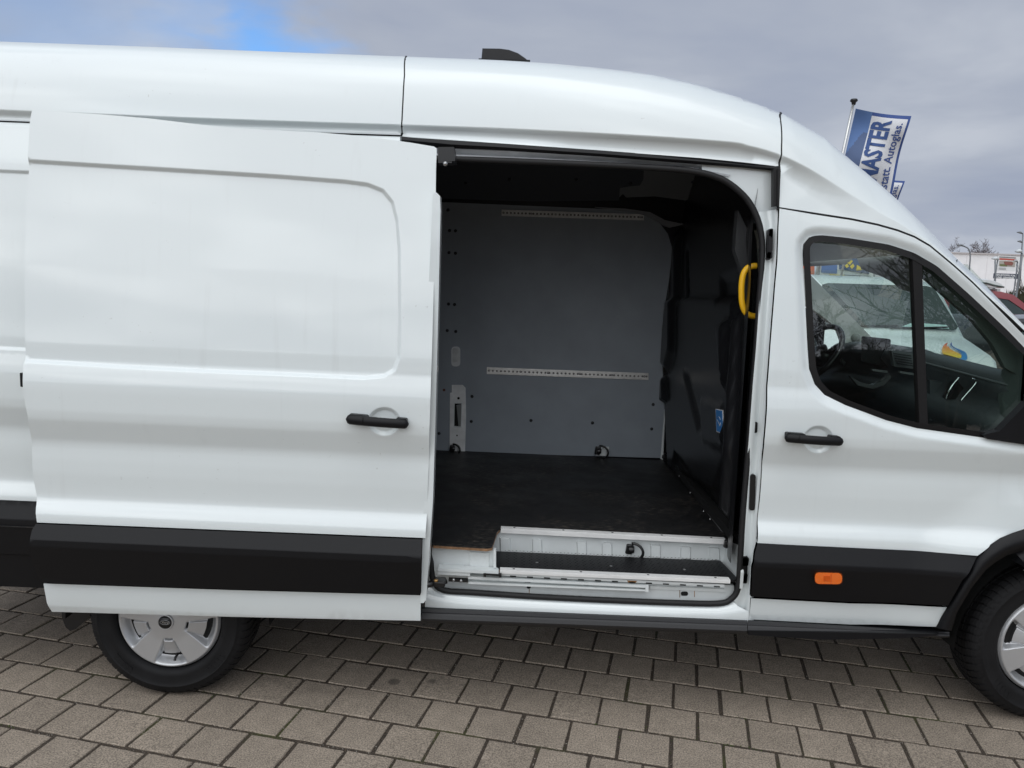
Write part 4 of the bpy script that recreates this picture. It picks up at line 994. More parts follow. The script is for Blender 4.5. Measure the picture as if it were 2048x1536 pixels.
# cut-outs in the lining: hand hole and white bracket
oval(911.5, 713, 9, 20, YB-.0045, .004, 'cutout_rim', mat('metal_shade', (.70, .72, .73), .5), LIN); MB().prism(pl(rounded([(905, 696), (917, 697), (920, 703), (920, 722), (905, 726)], 4), YB-.006), (0, .003, 0)).build('cutout_metal', mat('dull_metal', (.62, .64, .64), .6, var=(20, .2)), LIN)
bk = MB(); bk.prism(pl([(903.5, 770), (925, 770), (931, 776), (932, 830), (930, 905), (899, 905), (900, 786), (903.5, 785)], YB-.010), (0, .008, 0)); BR_ = bk.build('wall_bracket', mat('bracket_white', (.80, .81, .81), .5, var=(20, .12)), VAN)
bk = MB(); bk.prism(pl([(908, 804), (924.5, 804), (923, 856), (907, 855)], YB-.0125), (0, .003, 0)); bk.build('bracket_rim', WHITE_IN, BR_)
MB().prism(pl([(909.5, 807), (923, 807), (921.5, 853), (908.5, 852)], YB-.0140), (0, .002, 0)).build('bracket_slot', DARK, BR_)
MB().prism(pl([(913, 810), (923, 808), (921.5, 853), (917, 853)], YB-.0148), (0, .001, 0)).build('bracket_web', mat('dull_metal2', (.20, .21, .21), .6), BR_)
oval(917, 796.5, 2.4, 2.4, YB-.0125, .003, 'hole', DARK, BR_); oval(914, 871, 1.5, 1.5, YB-.0125, .003, 'hole', DARK, BR_)
# bare metal showing beside the lining at the front corner and along its rounded top
MB().prism(pl([(1329, 818), (1331, 820), (1326, 920), (1321, 918)], YB-.004), (0, .01, 0)).build('corner_metal', WHITE_IN, VAN)
MB().prism(pl([(1190, 414), (1250, 417), (1300, 424), (1330, 440), (1362, 447), (1380, 446), (1340, 455), (1330, 452), (1305, 436), (1270, 424)], YB-.03), (0, .03, 0)).build('arch_metal', mat('dark_metal', (.24, .25, .27), .5), VAN)
# upper cove panel, roof lining
Y2 = 1.72
def cove(L, t=None):
    """points on the sloped cove between the wall top and the roof"""
    O = []
    for u, v in L:
        tt = (400-v)/70.; O.append(tuple(at(u, v, 1.88-.16*tt)))
    return O
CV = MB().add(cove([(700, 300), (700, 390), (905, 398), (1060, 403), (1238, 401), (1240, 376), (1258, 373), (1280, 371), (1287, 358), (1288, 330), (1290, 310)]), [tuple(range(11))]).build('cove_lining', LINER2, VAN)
for u, v in ((931, 366), (1019, 359), (1152, 359), (1261, 367)):
    o = link('bolt', BOLT, CV); o.location = cove([(u, v)])[0]; o.location.y -= .004
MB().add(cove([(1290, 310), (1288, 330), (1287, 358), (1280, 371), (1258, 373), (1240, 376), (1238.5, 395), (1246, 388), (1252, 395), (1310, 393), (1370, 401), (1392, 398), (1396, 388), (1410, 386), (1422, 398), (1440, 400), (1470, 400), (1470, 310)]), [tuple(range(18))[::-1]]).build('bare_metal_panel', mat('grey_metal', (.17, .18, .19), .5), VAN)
MB().prism(cove([(1381, 364), (1390, 359), (1396, 366), (1388, 373)]), (0, -.012, 0)).build('cable_clip', LINER2, VAN)
MB().tube([cove([p_])[0] for p_ in ((1404, 358), (1412, 366), (1424, 376), (1432, 390))], .006, 6).build('cable', BLACKS, VAN)
zc = 2.60
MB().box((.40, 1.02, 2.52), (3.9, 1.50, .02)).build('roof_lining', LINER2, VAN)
# far wall above the cove, rear end of the bay, near wall behind the door
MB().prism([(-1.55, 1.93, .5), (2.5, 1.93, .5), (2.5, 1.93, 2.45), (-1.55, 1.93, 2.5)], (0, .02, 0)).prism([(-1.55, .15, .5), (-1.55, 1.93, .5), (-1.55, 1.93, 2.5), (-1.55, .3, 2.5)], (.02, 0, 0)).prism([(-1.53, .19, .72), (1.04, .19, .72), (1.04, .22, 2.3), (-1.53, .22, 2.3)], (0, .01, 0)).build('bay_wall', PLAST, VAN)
# ------------------------------------------------------------------ bulkhead behind the cab
XBK = 2.42
def byz(L): return [(q[1], q[2]) for q in (atx(u, v, XBK) for u, v in L)]
Fs = [(byz([(1352, 600), (1478, 594), (1478, 880), (1440, 980), (1345, 940), (1335, 760)]), -.030, .03), (byz([(1340, 470), (1362, 462), (1360, 700), (1350, 740), (1330, 720), (1326, 620)]), -.035, .05),
      (byz([(1328, 752), (1344, 756), (1345, 800), (1332, 805)]), -.03, .02), (byz([(1378, 745), (1388, 748), (1418, 855), (1408, 858)]), .018, .02), (byz([(1372, 500), (1376, 500), (1378, 595), (1374, 595)]), .02, .03),
      (byz([(1462, 650), (1504, 630), (1498, 900), (1482, 1030), (1470, 1020), (1478, 800)]), -.045, .05), (byz([(1415, 800), (1462, 812), (1462, 900), (1418, 880)]), -.008, .015), (byz([(1440, 560), (1475, 545), (1480, 600), (1445, 604)]), .02, .03),
      (byz([(1355, 935), (1460, 1070), (1462, 1050), (1360, 905)]), .02, .03)]
def bulk_x(Y, Z):
    x = np.full(np.shape(Y), XBK)
    for L, a, w_ in Fs: x = x+1.12*a*inrect(L, Y, Z, w_)
    return x+.05*ss(2.0, 2.5, Z)-.06*ss(.42, .12, Y)
ys = np.linspace(.10, 1.92, 90); zs_ = np.linspace(.66, 2.48, 92)
gy, gzz = np.meshgrid(ys, zs_); bx = bulk_x(gy, gzz)
gy = np.maximum(gy, (body_y(np.full(len(zs_), 2.42), zs_)+.05)[:, None])
BK = MB(); BK.grid([[(bx[i, j], gy[i, j], gzz[i, j]) for j in range(len(ys))] for i in range(len(zs_))], True); BKO = BK.build('bulkhead', PLAST, VAN)
h = [at(u, v, .165) for u, v in smooth_path([(1513, 532), (1504, 532.5), (1494, 537), (1487, 548), (1483.5, 566), (1483, 590), (1485, 610), (1491, 624), (1500, 631), (1511, 632.5)], 4)]
MB().tube(h, .0125, 12).build('grab_handle', YELLOW, BKO)
st = [atx(u, v, XBK-.062) for u, v in ((1431, 817.5), (1445.5, 820.5), (1447, 868), (1433, 863.5))]
ST = MB().prism(st, (.002, 0, 0)).build('sticker', PAPER, BKO)
def stp(a, b, o=0.):
    p_ = st[0]*(1-a)*(1-b)+st[1]*a*(1-b)+st[2]*a*b+st[3]*(1-a)*b; return (p_[0]-.0012-o, p_[1], p_[2])
MB().prism([stp(.06, .03), stp(.94, .03), stp(.94, .97), stp(.06, .97)], (.0011, 0, 0)).build('sticker_print', BLUE, ST)
MB().tube([stp(.25, .45, .001), stp(.62, .70, .001), stp(.68, .55, .001)], .0013, 5).tube([stp(.3, .38, .001), stp(.5, .30, .001), stp(.72, .42, .001)], .0010, 5).build('sticker_symbol', PAPER, ST)
# B-pillar trim seen inside the seal, top trims and metal
MB().prism(pl([(1476, 420), (1500, 470), (1512, 560), (1508, 700), (1500, 700), (1490, 560), (1470, 500)], .30), (0, .05, 0)).build('pillar_trim', mat('pillar_metal', (.05, .052, .055), .4), VAN)
MB().prism(pl([(1502, 440), (1513, 480), (1517, 560), (1510, 640), (1500, 900), (1488, 1040), (1476, 1150), (1470, 1150), (1478, 1000), (1490, 860), (1500, 700), (1506, 560), (1498, 480)], .25), (0, .08, 0)).build('pillar_trim', PLAST, VAN)
# loom along the floor edge
MB().tube([onfloor(2.42, 1.66, .006), onfloor(2.41, 1.0, .006), onfloor(2.405, .42, .006)], .006, 6).build('floor_trim', mat('trim_grey', (.08, .08, .082), .5), VAN)
for u, v in ((1362, 952), (1385, 985), (1412, 1022), (1425, 1038)):
    q = atz(u, v, FZ+.03); MB().lathe([(0, .003), (.005, .002), (.006, -.002)], (q[0]-.01, q[1], q[2]), 'X', 8).build('bolt', STEEL, BKO)
# ------------------------------------------------------------------ wheels
def tyre_mesh():
    R, W = .343, .215
    # across the tyre: (radius, depth from the outer face, tread?)
    prof = [(.222, .030, 0), (.226, .014, 0), (.236, .006, 0), (.250, .002, 0), (.256, .004, 0), (.275, .000, 0), (.290, .001, 0), (.292, -.001, 0), (.296, -.001, 0), (.298, .002, 0), (.312, .006, 0), (.322, .012, 0), (.331, .021, 0), (.3385, .033, 1), (R, .045, 1)]
    for g0 in (.076, .105, .134):
        prof += [(R+.001, g0-.0045, 1), (R-.007, g0-.0035, 2), (R-.007, g0+.0035, 2), (R+.001, g0+.0045, 1)]
    prof += [(R, .172, 1), (.3385, .183, 1), (.331, .195, 0), (.31, .209, 0), (.27, .213, 0), (.226, .205, 0), (.222, .19, 0)]
    n = 62; cols = []
    for k in range(n):
        a0 = 2*math.pi*k/n
        for da, gv in ((0, 0), (.0755, 0), (.0775, 1), (.0955, 1), (.0975, 0)):
            cols.append((a0+da*2*math.pi/n/.1014 if False else a0+da*(2*math.pi/n)/.1014, gv))
    V = []; m = len(prof)
    for a, gv in cols:
        for i, (r, y, tr) in enumerate(prof):
            aa = a+(.05*math.sin((y-.03)*22) if tr else 0)
            rr = r-(.006 if (gv and tr == 1) else 0)-(.0035 if (gv and .318 < r < .334 and y < .1) else 0)
            V.append((rr*math.cos(aa), y, rr*math.sin(aa)))
    N_ = len(cols); F = [(k*m+i, k*m+i+1, ((k+1) % N_)*m+i+1, ((k+1) % N_)*m+i) for k in range(N_) for i in range(m-1)]
    mb = MB(); mb.add(V, F, False)
    for q in range(len(mb.sm)): mb.sm[q] = (q % (m-1)) < 10
    # raised marks on the side wall
    for c0 in (3.75, 5.35, 1.2):
        for k in range(5):
            a = c0+k*.075; P = []
            for da, r in ((0, .262), (.05, .262), (.075, .288), (.025, .288)): P.append((r*math.cos(a+da), -.0006, r*math.sin(a+da)))
            mb.prism(P, (0, .004, 0))
    return mb.mesh('tyre', TYRE)
TYM = tyre_mesh()
RC = .217
def cover_mesh(rot):
    nr, na = 46, 400; G = []; V = []; mi = {}
    wid = lambda r: .24+.11*np.clip((r/RC-.36)/(.95-.36), 0, 1)
    def f(r, a):
        q = (a-rot) % (2*math.pi/5); q = np.minimum(q, 2*math.pi/5-q); t = r/RC
        w_ = wid(r); inside = ss(w_+.03, w_-.03, q)
        dish = -.016*(1-ss(.0, .50, t))+.010*t**2-.012*ss(.93, 1.0, t)*0+.012*ss(.955, 1.0, t)
        plate = .004+.030*np.clip((t-.38)/(.38), 0, 1)
        scoop = .040*(1-ss(.80, .955, t))
        pad = plate-.010*ss(.24, .20, q)*ss(.40, .43, t)*ss(.76, .74, t)
        dep = np.where(t < .80, pad*ss(.355, .40, t), scoop)
        dep = dep+.012*(ss(.365, .375, t)*ss(.415, .40, t))*ss(.20, .17, q)
        return dish+dep*inside
    rs = np.concatenate([np.linspace(.018, .34, 10), np.linspace(.355, .44, 12), np.linspace(.46, .70, 9), np.linspace(.715, .82, 12), np.linspace(.84, 1.0, 11)])*RC
    aa = np.linspace(0, 2*math.pi, na, endpoint=False)
    rr, AA = np.meshgrid(rs, aa, indexing='ij'); D = f(rr, AA); h = 1e-4
    mb = MB(); V = [(r*math.cos(a), float(D[i, j]), r*math.sin(a)) for i, r in enumerate(rs) for j, a in enumerate(aa)]
    nn = len(aa); F = []; dk = []
    for i in range(len(rs)-1):
        for j in range(nn):
            F.append((i*nn+j, i*nn+(j+1) % nn, (i+1)*nn+(j+1) % nn, (i+1)*nn+j))
            r, a = (rs[i]+rs[i+1])/2, aa[j]+math.pi/nn; q = (a-rot) % (2*math.pi/5); q = min(q, 2*math.pi/5-q); t = r/RC
            dk.append((.725 < t < .81 and q < float(wid(r))-.035) or (.372 < t < .405 and q < .17))
    mb.add(V, F, True); mb.mi = [1 if d else 0 for d in dk]
    b = (len(rs)-1)*nn
    V2 = [(q[0], q[1]+.03, q[2]) for q in V[b:]]; mb.add(V[b:]+V2, [(j, (j+1) % nn, nn+(j+1) % nn, nn+j) for j in range(nn)], True)
    return mb.mesh('wheel_cover', [SILVER, DARK])
def wheel(h, y, rot, tilt=0.):
    t = bpy.data.objects.new('wheel', None); COL.objects.link(t); t.parent = VAN; t.matrix_parent_inverse = Matrix.Translation(-VAN.location)
    t.location = (h[0], y, h[1])
    o = bpy.data.objects.new('tyre', TYM); COL.objects.link(o); o.parent = t
    o = bpy.data.objects.new('wheel_cover', cover_mesh(rot)); COL.objects.link(o); o.parent = t; o.location = (0, .004, 0)
    o = MB().lathe([(0, 0), (.20, 0), (.222, .03), (.222, .16)], (0, .05, 0), 'Y', 40).build('rim', DARK, None); o.parent = t
    o = MB().lathe([(0, -.0165), (.028, -.0165), (.0285, -.0135)], (0, 0, 0), 'Y', 32).build('hub_cap', BLACKS, None); o.parent = t
    em = MB(); em.tube([(.0205*math.cos(a), -.0170, .0085*math.sin(a)) for a in np.linspace(0, 2*math.pi, 30, endpoint=False)], .0007, 5, True)
    em.lathe([(.0283, -.016), (.0305, -.0168), (.033, -.0145), (.034, -.010)], (0, 0, 0), 'Y', 32)
    o = em.build('hub_ring', SILVER, None); o.parent = t
    o = text('Ford', .0125, 'lettering', ALU, Vector((0, -.0168, -.0040)), Matrix.Rotation(math.pi/2, 3, 'X'), None, shear=.35, extrude=.0004, align='CENTER', sx=1.15); o.parent = t
    va = math.radians(-80); o = MB().tube([(.165*math.cos(va), .03, .165*math.sin(va)), (.168*math.cos(va), .006, .168*math.sin(va)), (.176*math.cos(va), -.002, .176*math.sin(va))], .0055, 8).build('valve', BLACKS, None); o.parent = t
    return t
wheel(RH, .055, math.radians(-88)); wheel((FH[0], FH[1]), .085, math.radians(-50))
for hx, z in ((RH[0], RH[1]), (FH[0], FH[1])):
    t = bpy.data.objects.new('wheel', None); COL.objects.link(t); t.parent = VAN; t.matrix_parent_inverse = Matrix.Translation(-VAN.location); t.location = (hx, 2.0, z); t.rotation_euler = (0, 0, math.pi)
    o = bpy.data.objects.new('tyre', TYM); COL.objects.link(o); o.parent = t
    o = MB().lathe([(0, 0), (.20, 0), (.222, .03), (.222, .16)], (0, .03, 0), 'Y', 40).build('rim', SILVER, None); o.parent = t
MB().tube([(RH[0], .3, RH[1]), (RH[0], 1.8, RH[1])], .06, 8).build('axle', DARK, VAN)
# ------------------------------------------------------------------ cab interior, seen through the side window
def yu(u): return float(np.interp(u, [1600, 1825, 2048], [1.88, .75, .16]))
def yh(u): return float(np.interp(u, [1600, 1825, 2048], [1.88, .50, .20]))
HL = [(1560, 528), (1619.5, 533), (1688, 529), (1698, 524), (1706, 517), (1714, 517), (1718, 527), (1722, 538), (1740, 545), (1763, 553), (1784, 564), (1800, 578), (1822, 585), (1815, 560), (1797, 512), (1830, 505), (1900, 540)]
hb_ = [at(u, v, yh(u)) for u, v in HL]; ht_ = [at(u, max(455, float(np.interp(u, [q[0] for q in SIL], [q[1] for q in SIL]))+38), yh(u)) for u, v in HL]
MB().grid([hb_, [q*.5+r*.5 for q, r in zip(hb_, ht_)], ht_], False).build('sun_visor', GREYTRIM, VAN)
MB().box((2.70, 1.05, 2.06), (.54, 1.66, .03)).build('cab_headliner', GREYTRIM, VAN)
MB().prism([at(u, v, yh(u)-.03) for u, v in ((1681, 508), (1706, 506), (1727, 508.5), (1704, 511.5))], (0, .01, 0)).build('visor_label', PAPER, VAN)
# far windscreen pillar and door
MB().prism(pl([(1560, 490), (1621, 550), (1743, 674), (1790, 720), (1700, 720), (1676, 657), (1624, 617), (1560, 585)], 1.86), (0, .06, 0)).build('far_pillar', mat('pillar_trim_grey', (.50, .50, .48), .7), VAN)
q = at(1712, 676, 1.855); MB().lathe([(0, -.012), (.022, -.010), (.030, 0), (.032, .01)], q, 'Y', 20).build('tweeter', mat('tweeter_grey', (.25, .25, .24), .6), VAN)
MB().prism([(2.44, 1.98, .5), (3.95, 1.98, .5), (3.95, 1.98, 1.32), (3.45, 1.98, 1.34), (2.44, 1.98, 1.36)], (0, .05, 0)).build('far_door', PLAST, VAN)
MB().prism([(2.44, 1.97, 1.36), (2.95, 1.97, 1.36), (2.95, 1.94, 2.15), (2.44, 1.94, 2.15)], (0, .05, 0)).build('far_pillar', GREYTRIM, VAN)
fm = at(1634, 655, 2.2); MB().box((fm[0]-.02, 2.22, fm[2]-.02), (.10, .22, .30), bev=.03).build('far_mirror', BLACKP, VAN)
MB().prism([(-1.55, 2.03, .45), (2.44, 2.03, .45), (2.44, 2.03, 1.3), (2.44, 1.95, 2.3), (2.3, 1.93, 2.45), (-1.55, 1.90, 2.5), (-1.55, 2.0, 1.3)], (0, .03, 0)).build('far_side_panel', WHITE, VAN)
# windscreen between the pillars
G = []
for k in range(15):
    t = k/14; y = .17+(1.93-.17)*t; b = 1-(2*t-1)**2
    G.append([(3.25+.04*b, y, 1.925), (3.60+.06*b, y, 1.60), (3.95+.08*b, y, 1.28)])
MB().grid(G, True).build('windscreen', GLASS2, VAN)
# dashboard
DT = [(1600, 700), (1660, 700), (1675, 693), (1701, 683.5), (1722, 683), (1781, 688), (1833, 696), (1852, 698.5), (1871, 706), (1940, 723), (2012, 741), (2060, 752), (2110, 760)]
P0 = np.array([at(u, v, yu(u)) for u, v in DT])
rows = [P0+np.array(o) for o in ((.5, 0, -.32), (.18, 0, -.075), (.0, 0, 0), (-.05, 0, -.02), (-.07, 0, -.07), (-.02, 0, -.12), (-.05, 0, -.17), (-.10, 0, -.19), (-.09, 0, -.27), (.0, 0, -.33), (.02, 0, -.7))]
MB().grid([[tuple(p) for p in r] for r in rows], True).build('dashboard', DASH, VAN)
MB().tube([p+np.array((-.062, 0, -.045)) for p in P0[6:]], .006, 6).build('dash_seam', mat('dash_light', (.10, .105, .11), .45), VAN)
# binnacle, screen, steering wheel, vents
bn = MB(); L = [(1678, 698), (1690, 690), (1708, 688), (1720, 692), (1718, 720), (1706, 742), (1690, 745), (1680, 730)]; bn.prism(pl(L, 1.42), (0, .12, 0)); bn.build('instrument_hood', BLACKS, VAN)
MB().prism(pl(rounded([(1724, 672.5), (1782, 678.5), (1777, 735), (1722, 722)], 4), .92), (.01, .03, 0)).build('touch_screen', SCREEN, VAN)
c_ = Vector(at(1630, 706, 1.48)); ax = Vector((-.80, -.22, .55)).normalized(); e1_ = ax.cross(Vector((0, 1, 0))).normalized(); e2_ = ax.cross(e1_)
sw = MB(); sw.tube([c_+(e1_*math.cos(a)+e2_*math.sin(a))*.185 for a in np.linspace(0, 2*math.pi, 40, endpoint=False)], .0165, 8, True)
for a in (0.2, 2.1, 4.2): sw.tube([c_+(e1_*math.cos(a)+e2_*math.sin(a))*.17, c_+(e1_*math.cos(a)+e2_*math.sin(a))*.05-ax*.03], .018, 6, flat=(.5, 1))
sw.lathe([(0, -.02), (.06, -.02), (.07, .03)], tuple(c_-ax*.03), 'X', 16); sw.build('steering_wheel', BLACKS, VAN)
vt = MB(); vt.tube([at(u, v, .30) for u, v in smooth_path([(1892, 799), (1896, 786), (1905, 770), (1918, 755)], 4)], [.002]*5+[.005]*4+[.0035]*4, 6); vt.tube([at(u, v, .30) for u, v in smooth_path([(1921, 802), (1932, 789), (1951, 767), (1950, 760), (1944, 757)], 4)], .0035, 6); vt.build('vent_trim', CHROME, VAN)
MB().prism(pl([(1896, 797), (1918, 756), (1946, 758), (1922, 800)], .44), (0, .05, 0)).build('air_vent', BLACKS, VAN)
vb = MB()
for k in range(5): vb.prism(pl([(1790+k*1.5, 706+k*5), (1822+k*1.2, 711+k*5), (1822+k*1.2, 713+k*5), (1790+k*1.5, 708+k*5)], .62), (0, .02, 0))
vb.build('air_vent', BLACKS, VAN)
MB().prism(pl(rounded([(1783, 700), (1828, 707), (1832, 738), (1788, 733)], 4), .66), (0, .03, 0)).build('vent_frame', mat('vent_grey', (.11, .115, .12), .4), VAN)
MB().prism(pl(rounded([(1684, 697), (1706, 691), (1719, 697), (1716, 720), (1704, 738), (1692, 741), (1684, 726)], 4), 1.36), (0, .03, 0)).build('instrument_face', mat('dial_grey', (.10, .105, .11), .3), VAN)
MB().prism(pl([(1800, 742), (1836, 748), (1836, 752), (1800, 746)], .64), (0, .02, 0)).prism(pl([(1745, 738), (1775, 742), (1775, 746), (1745, 742)], .78), (0, .02, 0)).build('switch_row', mat('switch_grey', (.15, .155, .16), .4), VAN)
MB().prism(pl([(1860, 760), (1990, 778), (2000, 830), (1860, 842)], .55), (0, .05, 0)).build('glovebox', DASH, VAN)
MB().prism(pl([(1700, 752), (1720, 764), (1745, 770), (1765, 762), (1780, 748), (1783, 755), (1768, 771), (1745, 777), (1716, 771)], .80), (0, .03, 0)).build('console_trim', mat('console_gloss', (.10, .10, .105), .15), VAN)
npl = MB(); npl.prism([at(u, v, .14) for u, v in ((1838, 505), (1939, 590), (2052, 700), (2052, 760), (2010, 735), (1985, 688), (1945, 640), (1900, 600), (1838, 545))], (0, .03, 0)); npl.prism([at(u, v, y) for u, v, y in ((2012, 742, .20), (2046, 700, .12), (2070, 720, .10), (2040, 830, .10), (2012, 838, .16), (2004, 800, .2))], (0, .03, 0)); npl.build('near_pillar_trim', mat('pillar_trim_dark', (.10, .115, .11), .6), VAN)
MB().tube([at(u, v, .34) for u, v in ((1986, 748), (1984, 775), (1988, 805), (1998, 818))], [.02, .022, .024, .03], 8).build('pillar_duct', mat('duct_grey', (.07, .075, .075), .3), VAN)
MB().box((3.05, 1.05, .72), (1.3, 1.8, .04)).build('cab_floor', DARK, VAN)
st_ = MB()
for y, w_ in ((.65, .95), (1.62, .5)):
    st_.box((2.78, y, 1.0), (.5, w_, .16), bev=.05); st_.box((2.54, y, 1.30), (.14, w_, .66), Matrix.Rotation(-.12, 3, 'Y'), bev=.05); st_.box((2.75, y, .84), (.4, w_*.8, .2))
    b = st_.build('seat', mat('seat_cloth', (.02, .021, .023), .9), VAN); st_ = MB()

# ------------------------------------------------------------------ flags on their poles
FB, FS, FW = mat('flag_blue', (.10, .18, .38), .8), mat('flag_slate', (.085, .125, .235), .8), mat('flag_white', (.68, .69, .72), .8)
FL = mat('flag_letter_blue', (.042, .085, .235), .8); FN = mat('flag_navy', (.045, .085, .26), .8)
for m in (FB, FS, FW, FN):
    m.node_tree.nodes['Principled BSDF'].inputs['Subsurface Weight'].default_value = 0
def map_text(s, size, s0, t0, F, nm, m, parent, bold, tscale, sscale, off):
    c = bpy.data.curves.new(nm, 'FONT'); c.body = s; c.size = size; c.offset = bold; c.align_x = 'RIGHT'; c.resolution_u = 2; c.extrude = 0
    o = bpy.data.objects.new('t', c); COL.objects.link(o); me = bpy.data.meshes.new_from_object(o.evaluated_get(bpy.context.evaluated_depsgraph_get())); bpy.data.objects.remove(o)
    bm = bmesh.new(); bm.from_mesh(me); bmesh.ops.triangulate(bm, faces=bm.faces)
    for _ in range(2):
        bmesh.ops.subdivide_edges(bm, edges=[e_ for e_ in bm.edges if e_.calc_length() > size*.25], cuts=1); bmesh.ops.triangulate(bm, faces=bm.faces)
    for v in bm.verts:
        x, y = v.co.x, v.co.y; v.co = F(s0-y*sscale, t0-x*tscale, off)
    bm.to_mesh(me); bm.free(); me.materials.clear(); me.materials.append(m); return link(nm, me, parent)
def flag(TL, TR, BL, BR, cap, Y, label, ts):
    gx = at(*cap, Y)
    base = Vector((gx[0]-.9, Y, 0)); T = empty('flag_pole', base, label, 'flag', 'advertising flags behind the van')
    W = np.array
    def F(s, t, off=0.):
        bow = 4*t*(1-t)
        a = W(TL)*(1-t)+W(BL)*t; b = W(TR)*(1-t)+W(BR)*t; sag = W([0, 3.2*math.sin(math.pi*s)*(1-t)*(TR[0]-TL[0])/109])
        wob = 2.2*math.sin(9*t+2*s)*s
        uv = a+(b-a)*s-sag*-1+W([wob, 0])
        y = Y+.10*math.sin(7*t+4.5*s)+.06*math.sin(15*t-3*s)-off
        return Vector(at(uv[0], uv[1], y))
    mb = MB(); ns, nt_ = 46, 70
    G = [[F(i/ns, j/nt_) for i in range(ns+1)] for j in range(nt_+1)]
    mb.grid(G, True)
    mi = []
    for j in range(nt_):
        for i in range(ns):
            s, t = (i+.5)/ns, (j+.5)/nt_; k = 2
            edge_ = .30+.03*t
            if s < edge_: k = 0 if t < .17+.9*max(0, .22-s) else 1
            if s > .965 or t < .012: k = 3
            if s < edge_ and t < .012: k = 0
            if .30 < s < .965 and .012 < t < .03: k = 3
            mi.append(k)
    mb.mi = mi
    fo = mb.build('banner', [FB, FS, FW, FN], T)
    sc = 1.
    o1 = map_text('MASTER', 1., .665, .055, F, 'lettering', FL, fo, .034, .140*ts, .47, .012); o2 = map_text('Werkstatt. Autoglas.', 1., .885, .06, F, 'lettering', FN, fo, .014, .089*ts, .215, .012)
    p0 = Vector(at(cap[0]-1.2, cap[1]+2, Y)); p1 = Vector(at(TL[0]-3.5+(BL[0]-TL[0])*1., TL[1]+(BL[1]-TL[1]), Y)); d = (p1-p0)/((p0-p1).z); foot = p0+d*p0.z
    MB().tube([p0, p0+d*1.5, foot], [.030, .033, .042], 12).build('pole', ALU, T)
    MB().lathe([(0, .05), (.07, .04), (.085, .0), (.05, -.03), (.04, -.08)], tuple(p0), 'Z', 14).build('pole_cap', BLACKS, T)
    T.location = base
    return T
flag((1711.5, 217), (1821, 232), (1655, 465), (1759, 478), (1709, 200), 15., 'larger blue and white flag with big letters on a steel pole above the bonnet', 1.)
flag((1731, 351), (1808, 362), (1699, 490), (1772, 502), (1729, 338), 23., 'smaller blue and white flag half hidden behind the larger flag', 1.25)

# ------------------------------------------------------------------ hall, signs, lamps beyond
BW = mat('hall_white', (.86, .85, .86), .6, var=(.8, .05)); GREYM = mat('post_grey', (.20, .215, .23), .5, .2); ROOFG = mat('hall_roof_edge', (.50, .47, .47), .6)
YBL = 85.
b0, b1 = at(1830, 508, YBL), at(2330, 517, YBL)
HALL = empty('warehouse', ((b0[0]+b1[0])/2, YBL, 0), 'long white flat-roofed hall behind the lamp posts', 'building')
zt_ = float(at(1960, 508, YBL)[2])
MB().box(((b0[0]+b1[0])/2, YBL+12, zt_/2), (b1[0]-b0[0], 24, zt_)).build('wall', BW, HALL)
MB().box(((b0[0]+b1[0])/2, YBL+12, zt_+.04), (b1[0]-b0[0]+.4, 24.4, .14)).build('roof_edge', ROOFG, HALL)
sm_ = MB()
for k in range(12): sm_.box((b0[0]+(b1[0]-b0[0])*(k+.5)/12, YBL-.02, zt_/2), (.06, .05, zt_))
sm_.build('wall_seam', mat('hall_seam', (.80, .79, .80), .6), HALL)
# poster board
YP = 60.
def board(L, Y, m, parent, nm, d=.12): return MB().prism(pl(L, Y), (0, d, 0)).build(nm, m, parent)
q = at(2018, 526, YP); BB = empty('billboard', (q[0], YP, 0), 'large white poster board with a red bar and house picture on the hall', 'billboard')
board([(1996.5, 511), (2043, 514), (2041, 543), (1994.5, 540.5)], YP, PAPER, BB, 'board')
pr = lambda L, c, nm, dd=.02: MB().prism(pl(L, YP-dd), (0, .015, 0)).build(nm, mat(nm+'_ink', c, .7), BB)
pr([(1999, 512.6), (2032, 514.6), (2032, 517), (1999, 515)], (.24, .24, .24), 'headline'); pr([(1999, 516.2), (2033, 518.4), (2033, 521.4), (1999, 519.4)], (.50, .09, .06), 'red_bar')
pr([(1999, 521), (2031, 523), (2030, 534), (1998, 532)], (.40, .37, .33), 'picture'); pr([(2000, 528), (2014, 528.5), (2014, 533), (2000, 532)], (.15, .17, .07), 'lawn', .04); pr([(2008, 523), (2024, 523), (2027, 527), (2024, 531), (2010, 530)], (.25, .10, .08), 'house', .05)
for k in range(3): pr([(1997.5, 535+k*1.6), (2012, 536+k*1.6), (2012, 536.7+k*1.6), (1997.5, 535.7+k*1.6)], (.35, .35, .36), 'text_line')
q = at(2012, 552, YP-4); DSN = empty('sign', (q[0], YP-4, 0), 'dark blue sign board with two lines of white capitals on a post', 'sign')
board([(1989, 546.5), (2040, 548), (2039, 558), (1988, 556.5)], YP-4, mat('sign_navy', (.035, .045, .085), .5), DSN, 'board')
for s, v in (('BAUSTOFFE FÜR', 551.0), ('UND GEWERBE', 555.8)):
    p = at(1992.5, v, YP-4.03); text(s, .17, 'lettering', PAPER, Vector(p), Matrix.Rotation(math.pi/2, 3, 'X') @ Matrix.Rotation(-.028, 3, 'Z'), DSN, bold=.006, sx=1.12)
MB().tube([at(1990.5, 520, YP-3.9), at(1990.3, 560, YP-3.9), (float(at(1990, 560, YP-3.9)[0]), YP-3.9, 0)], .06, 8).build('post', GREYM, DSN)
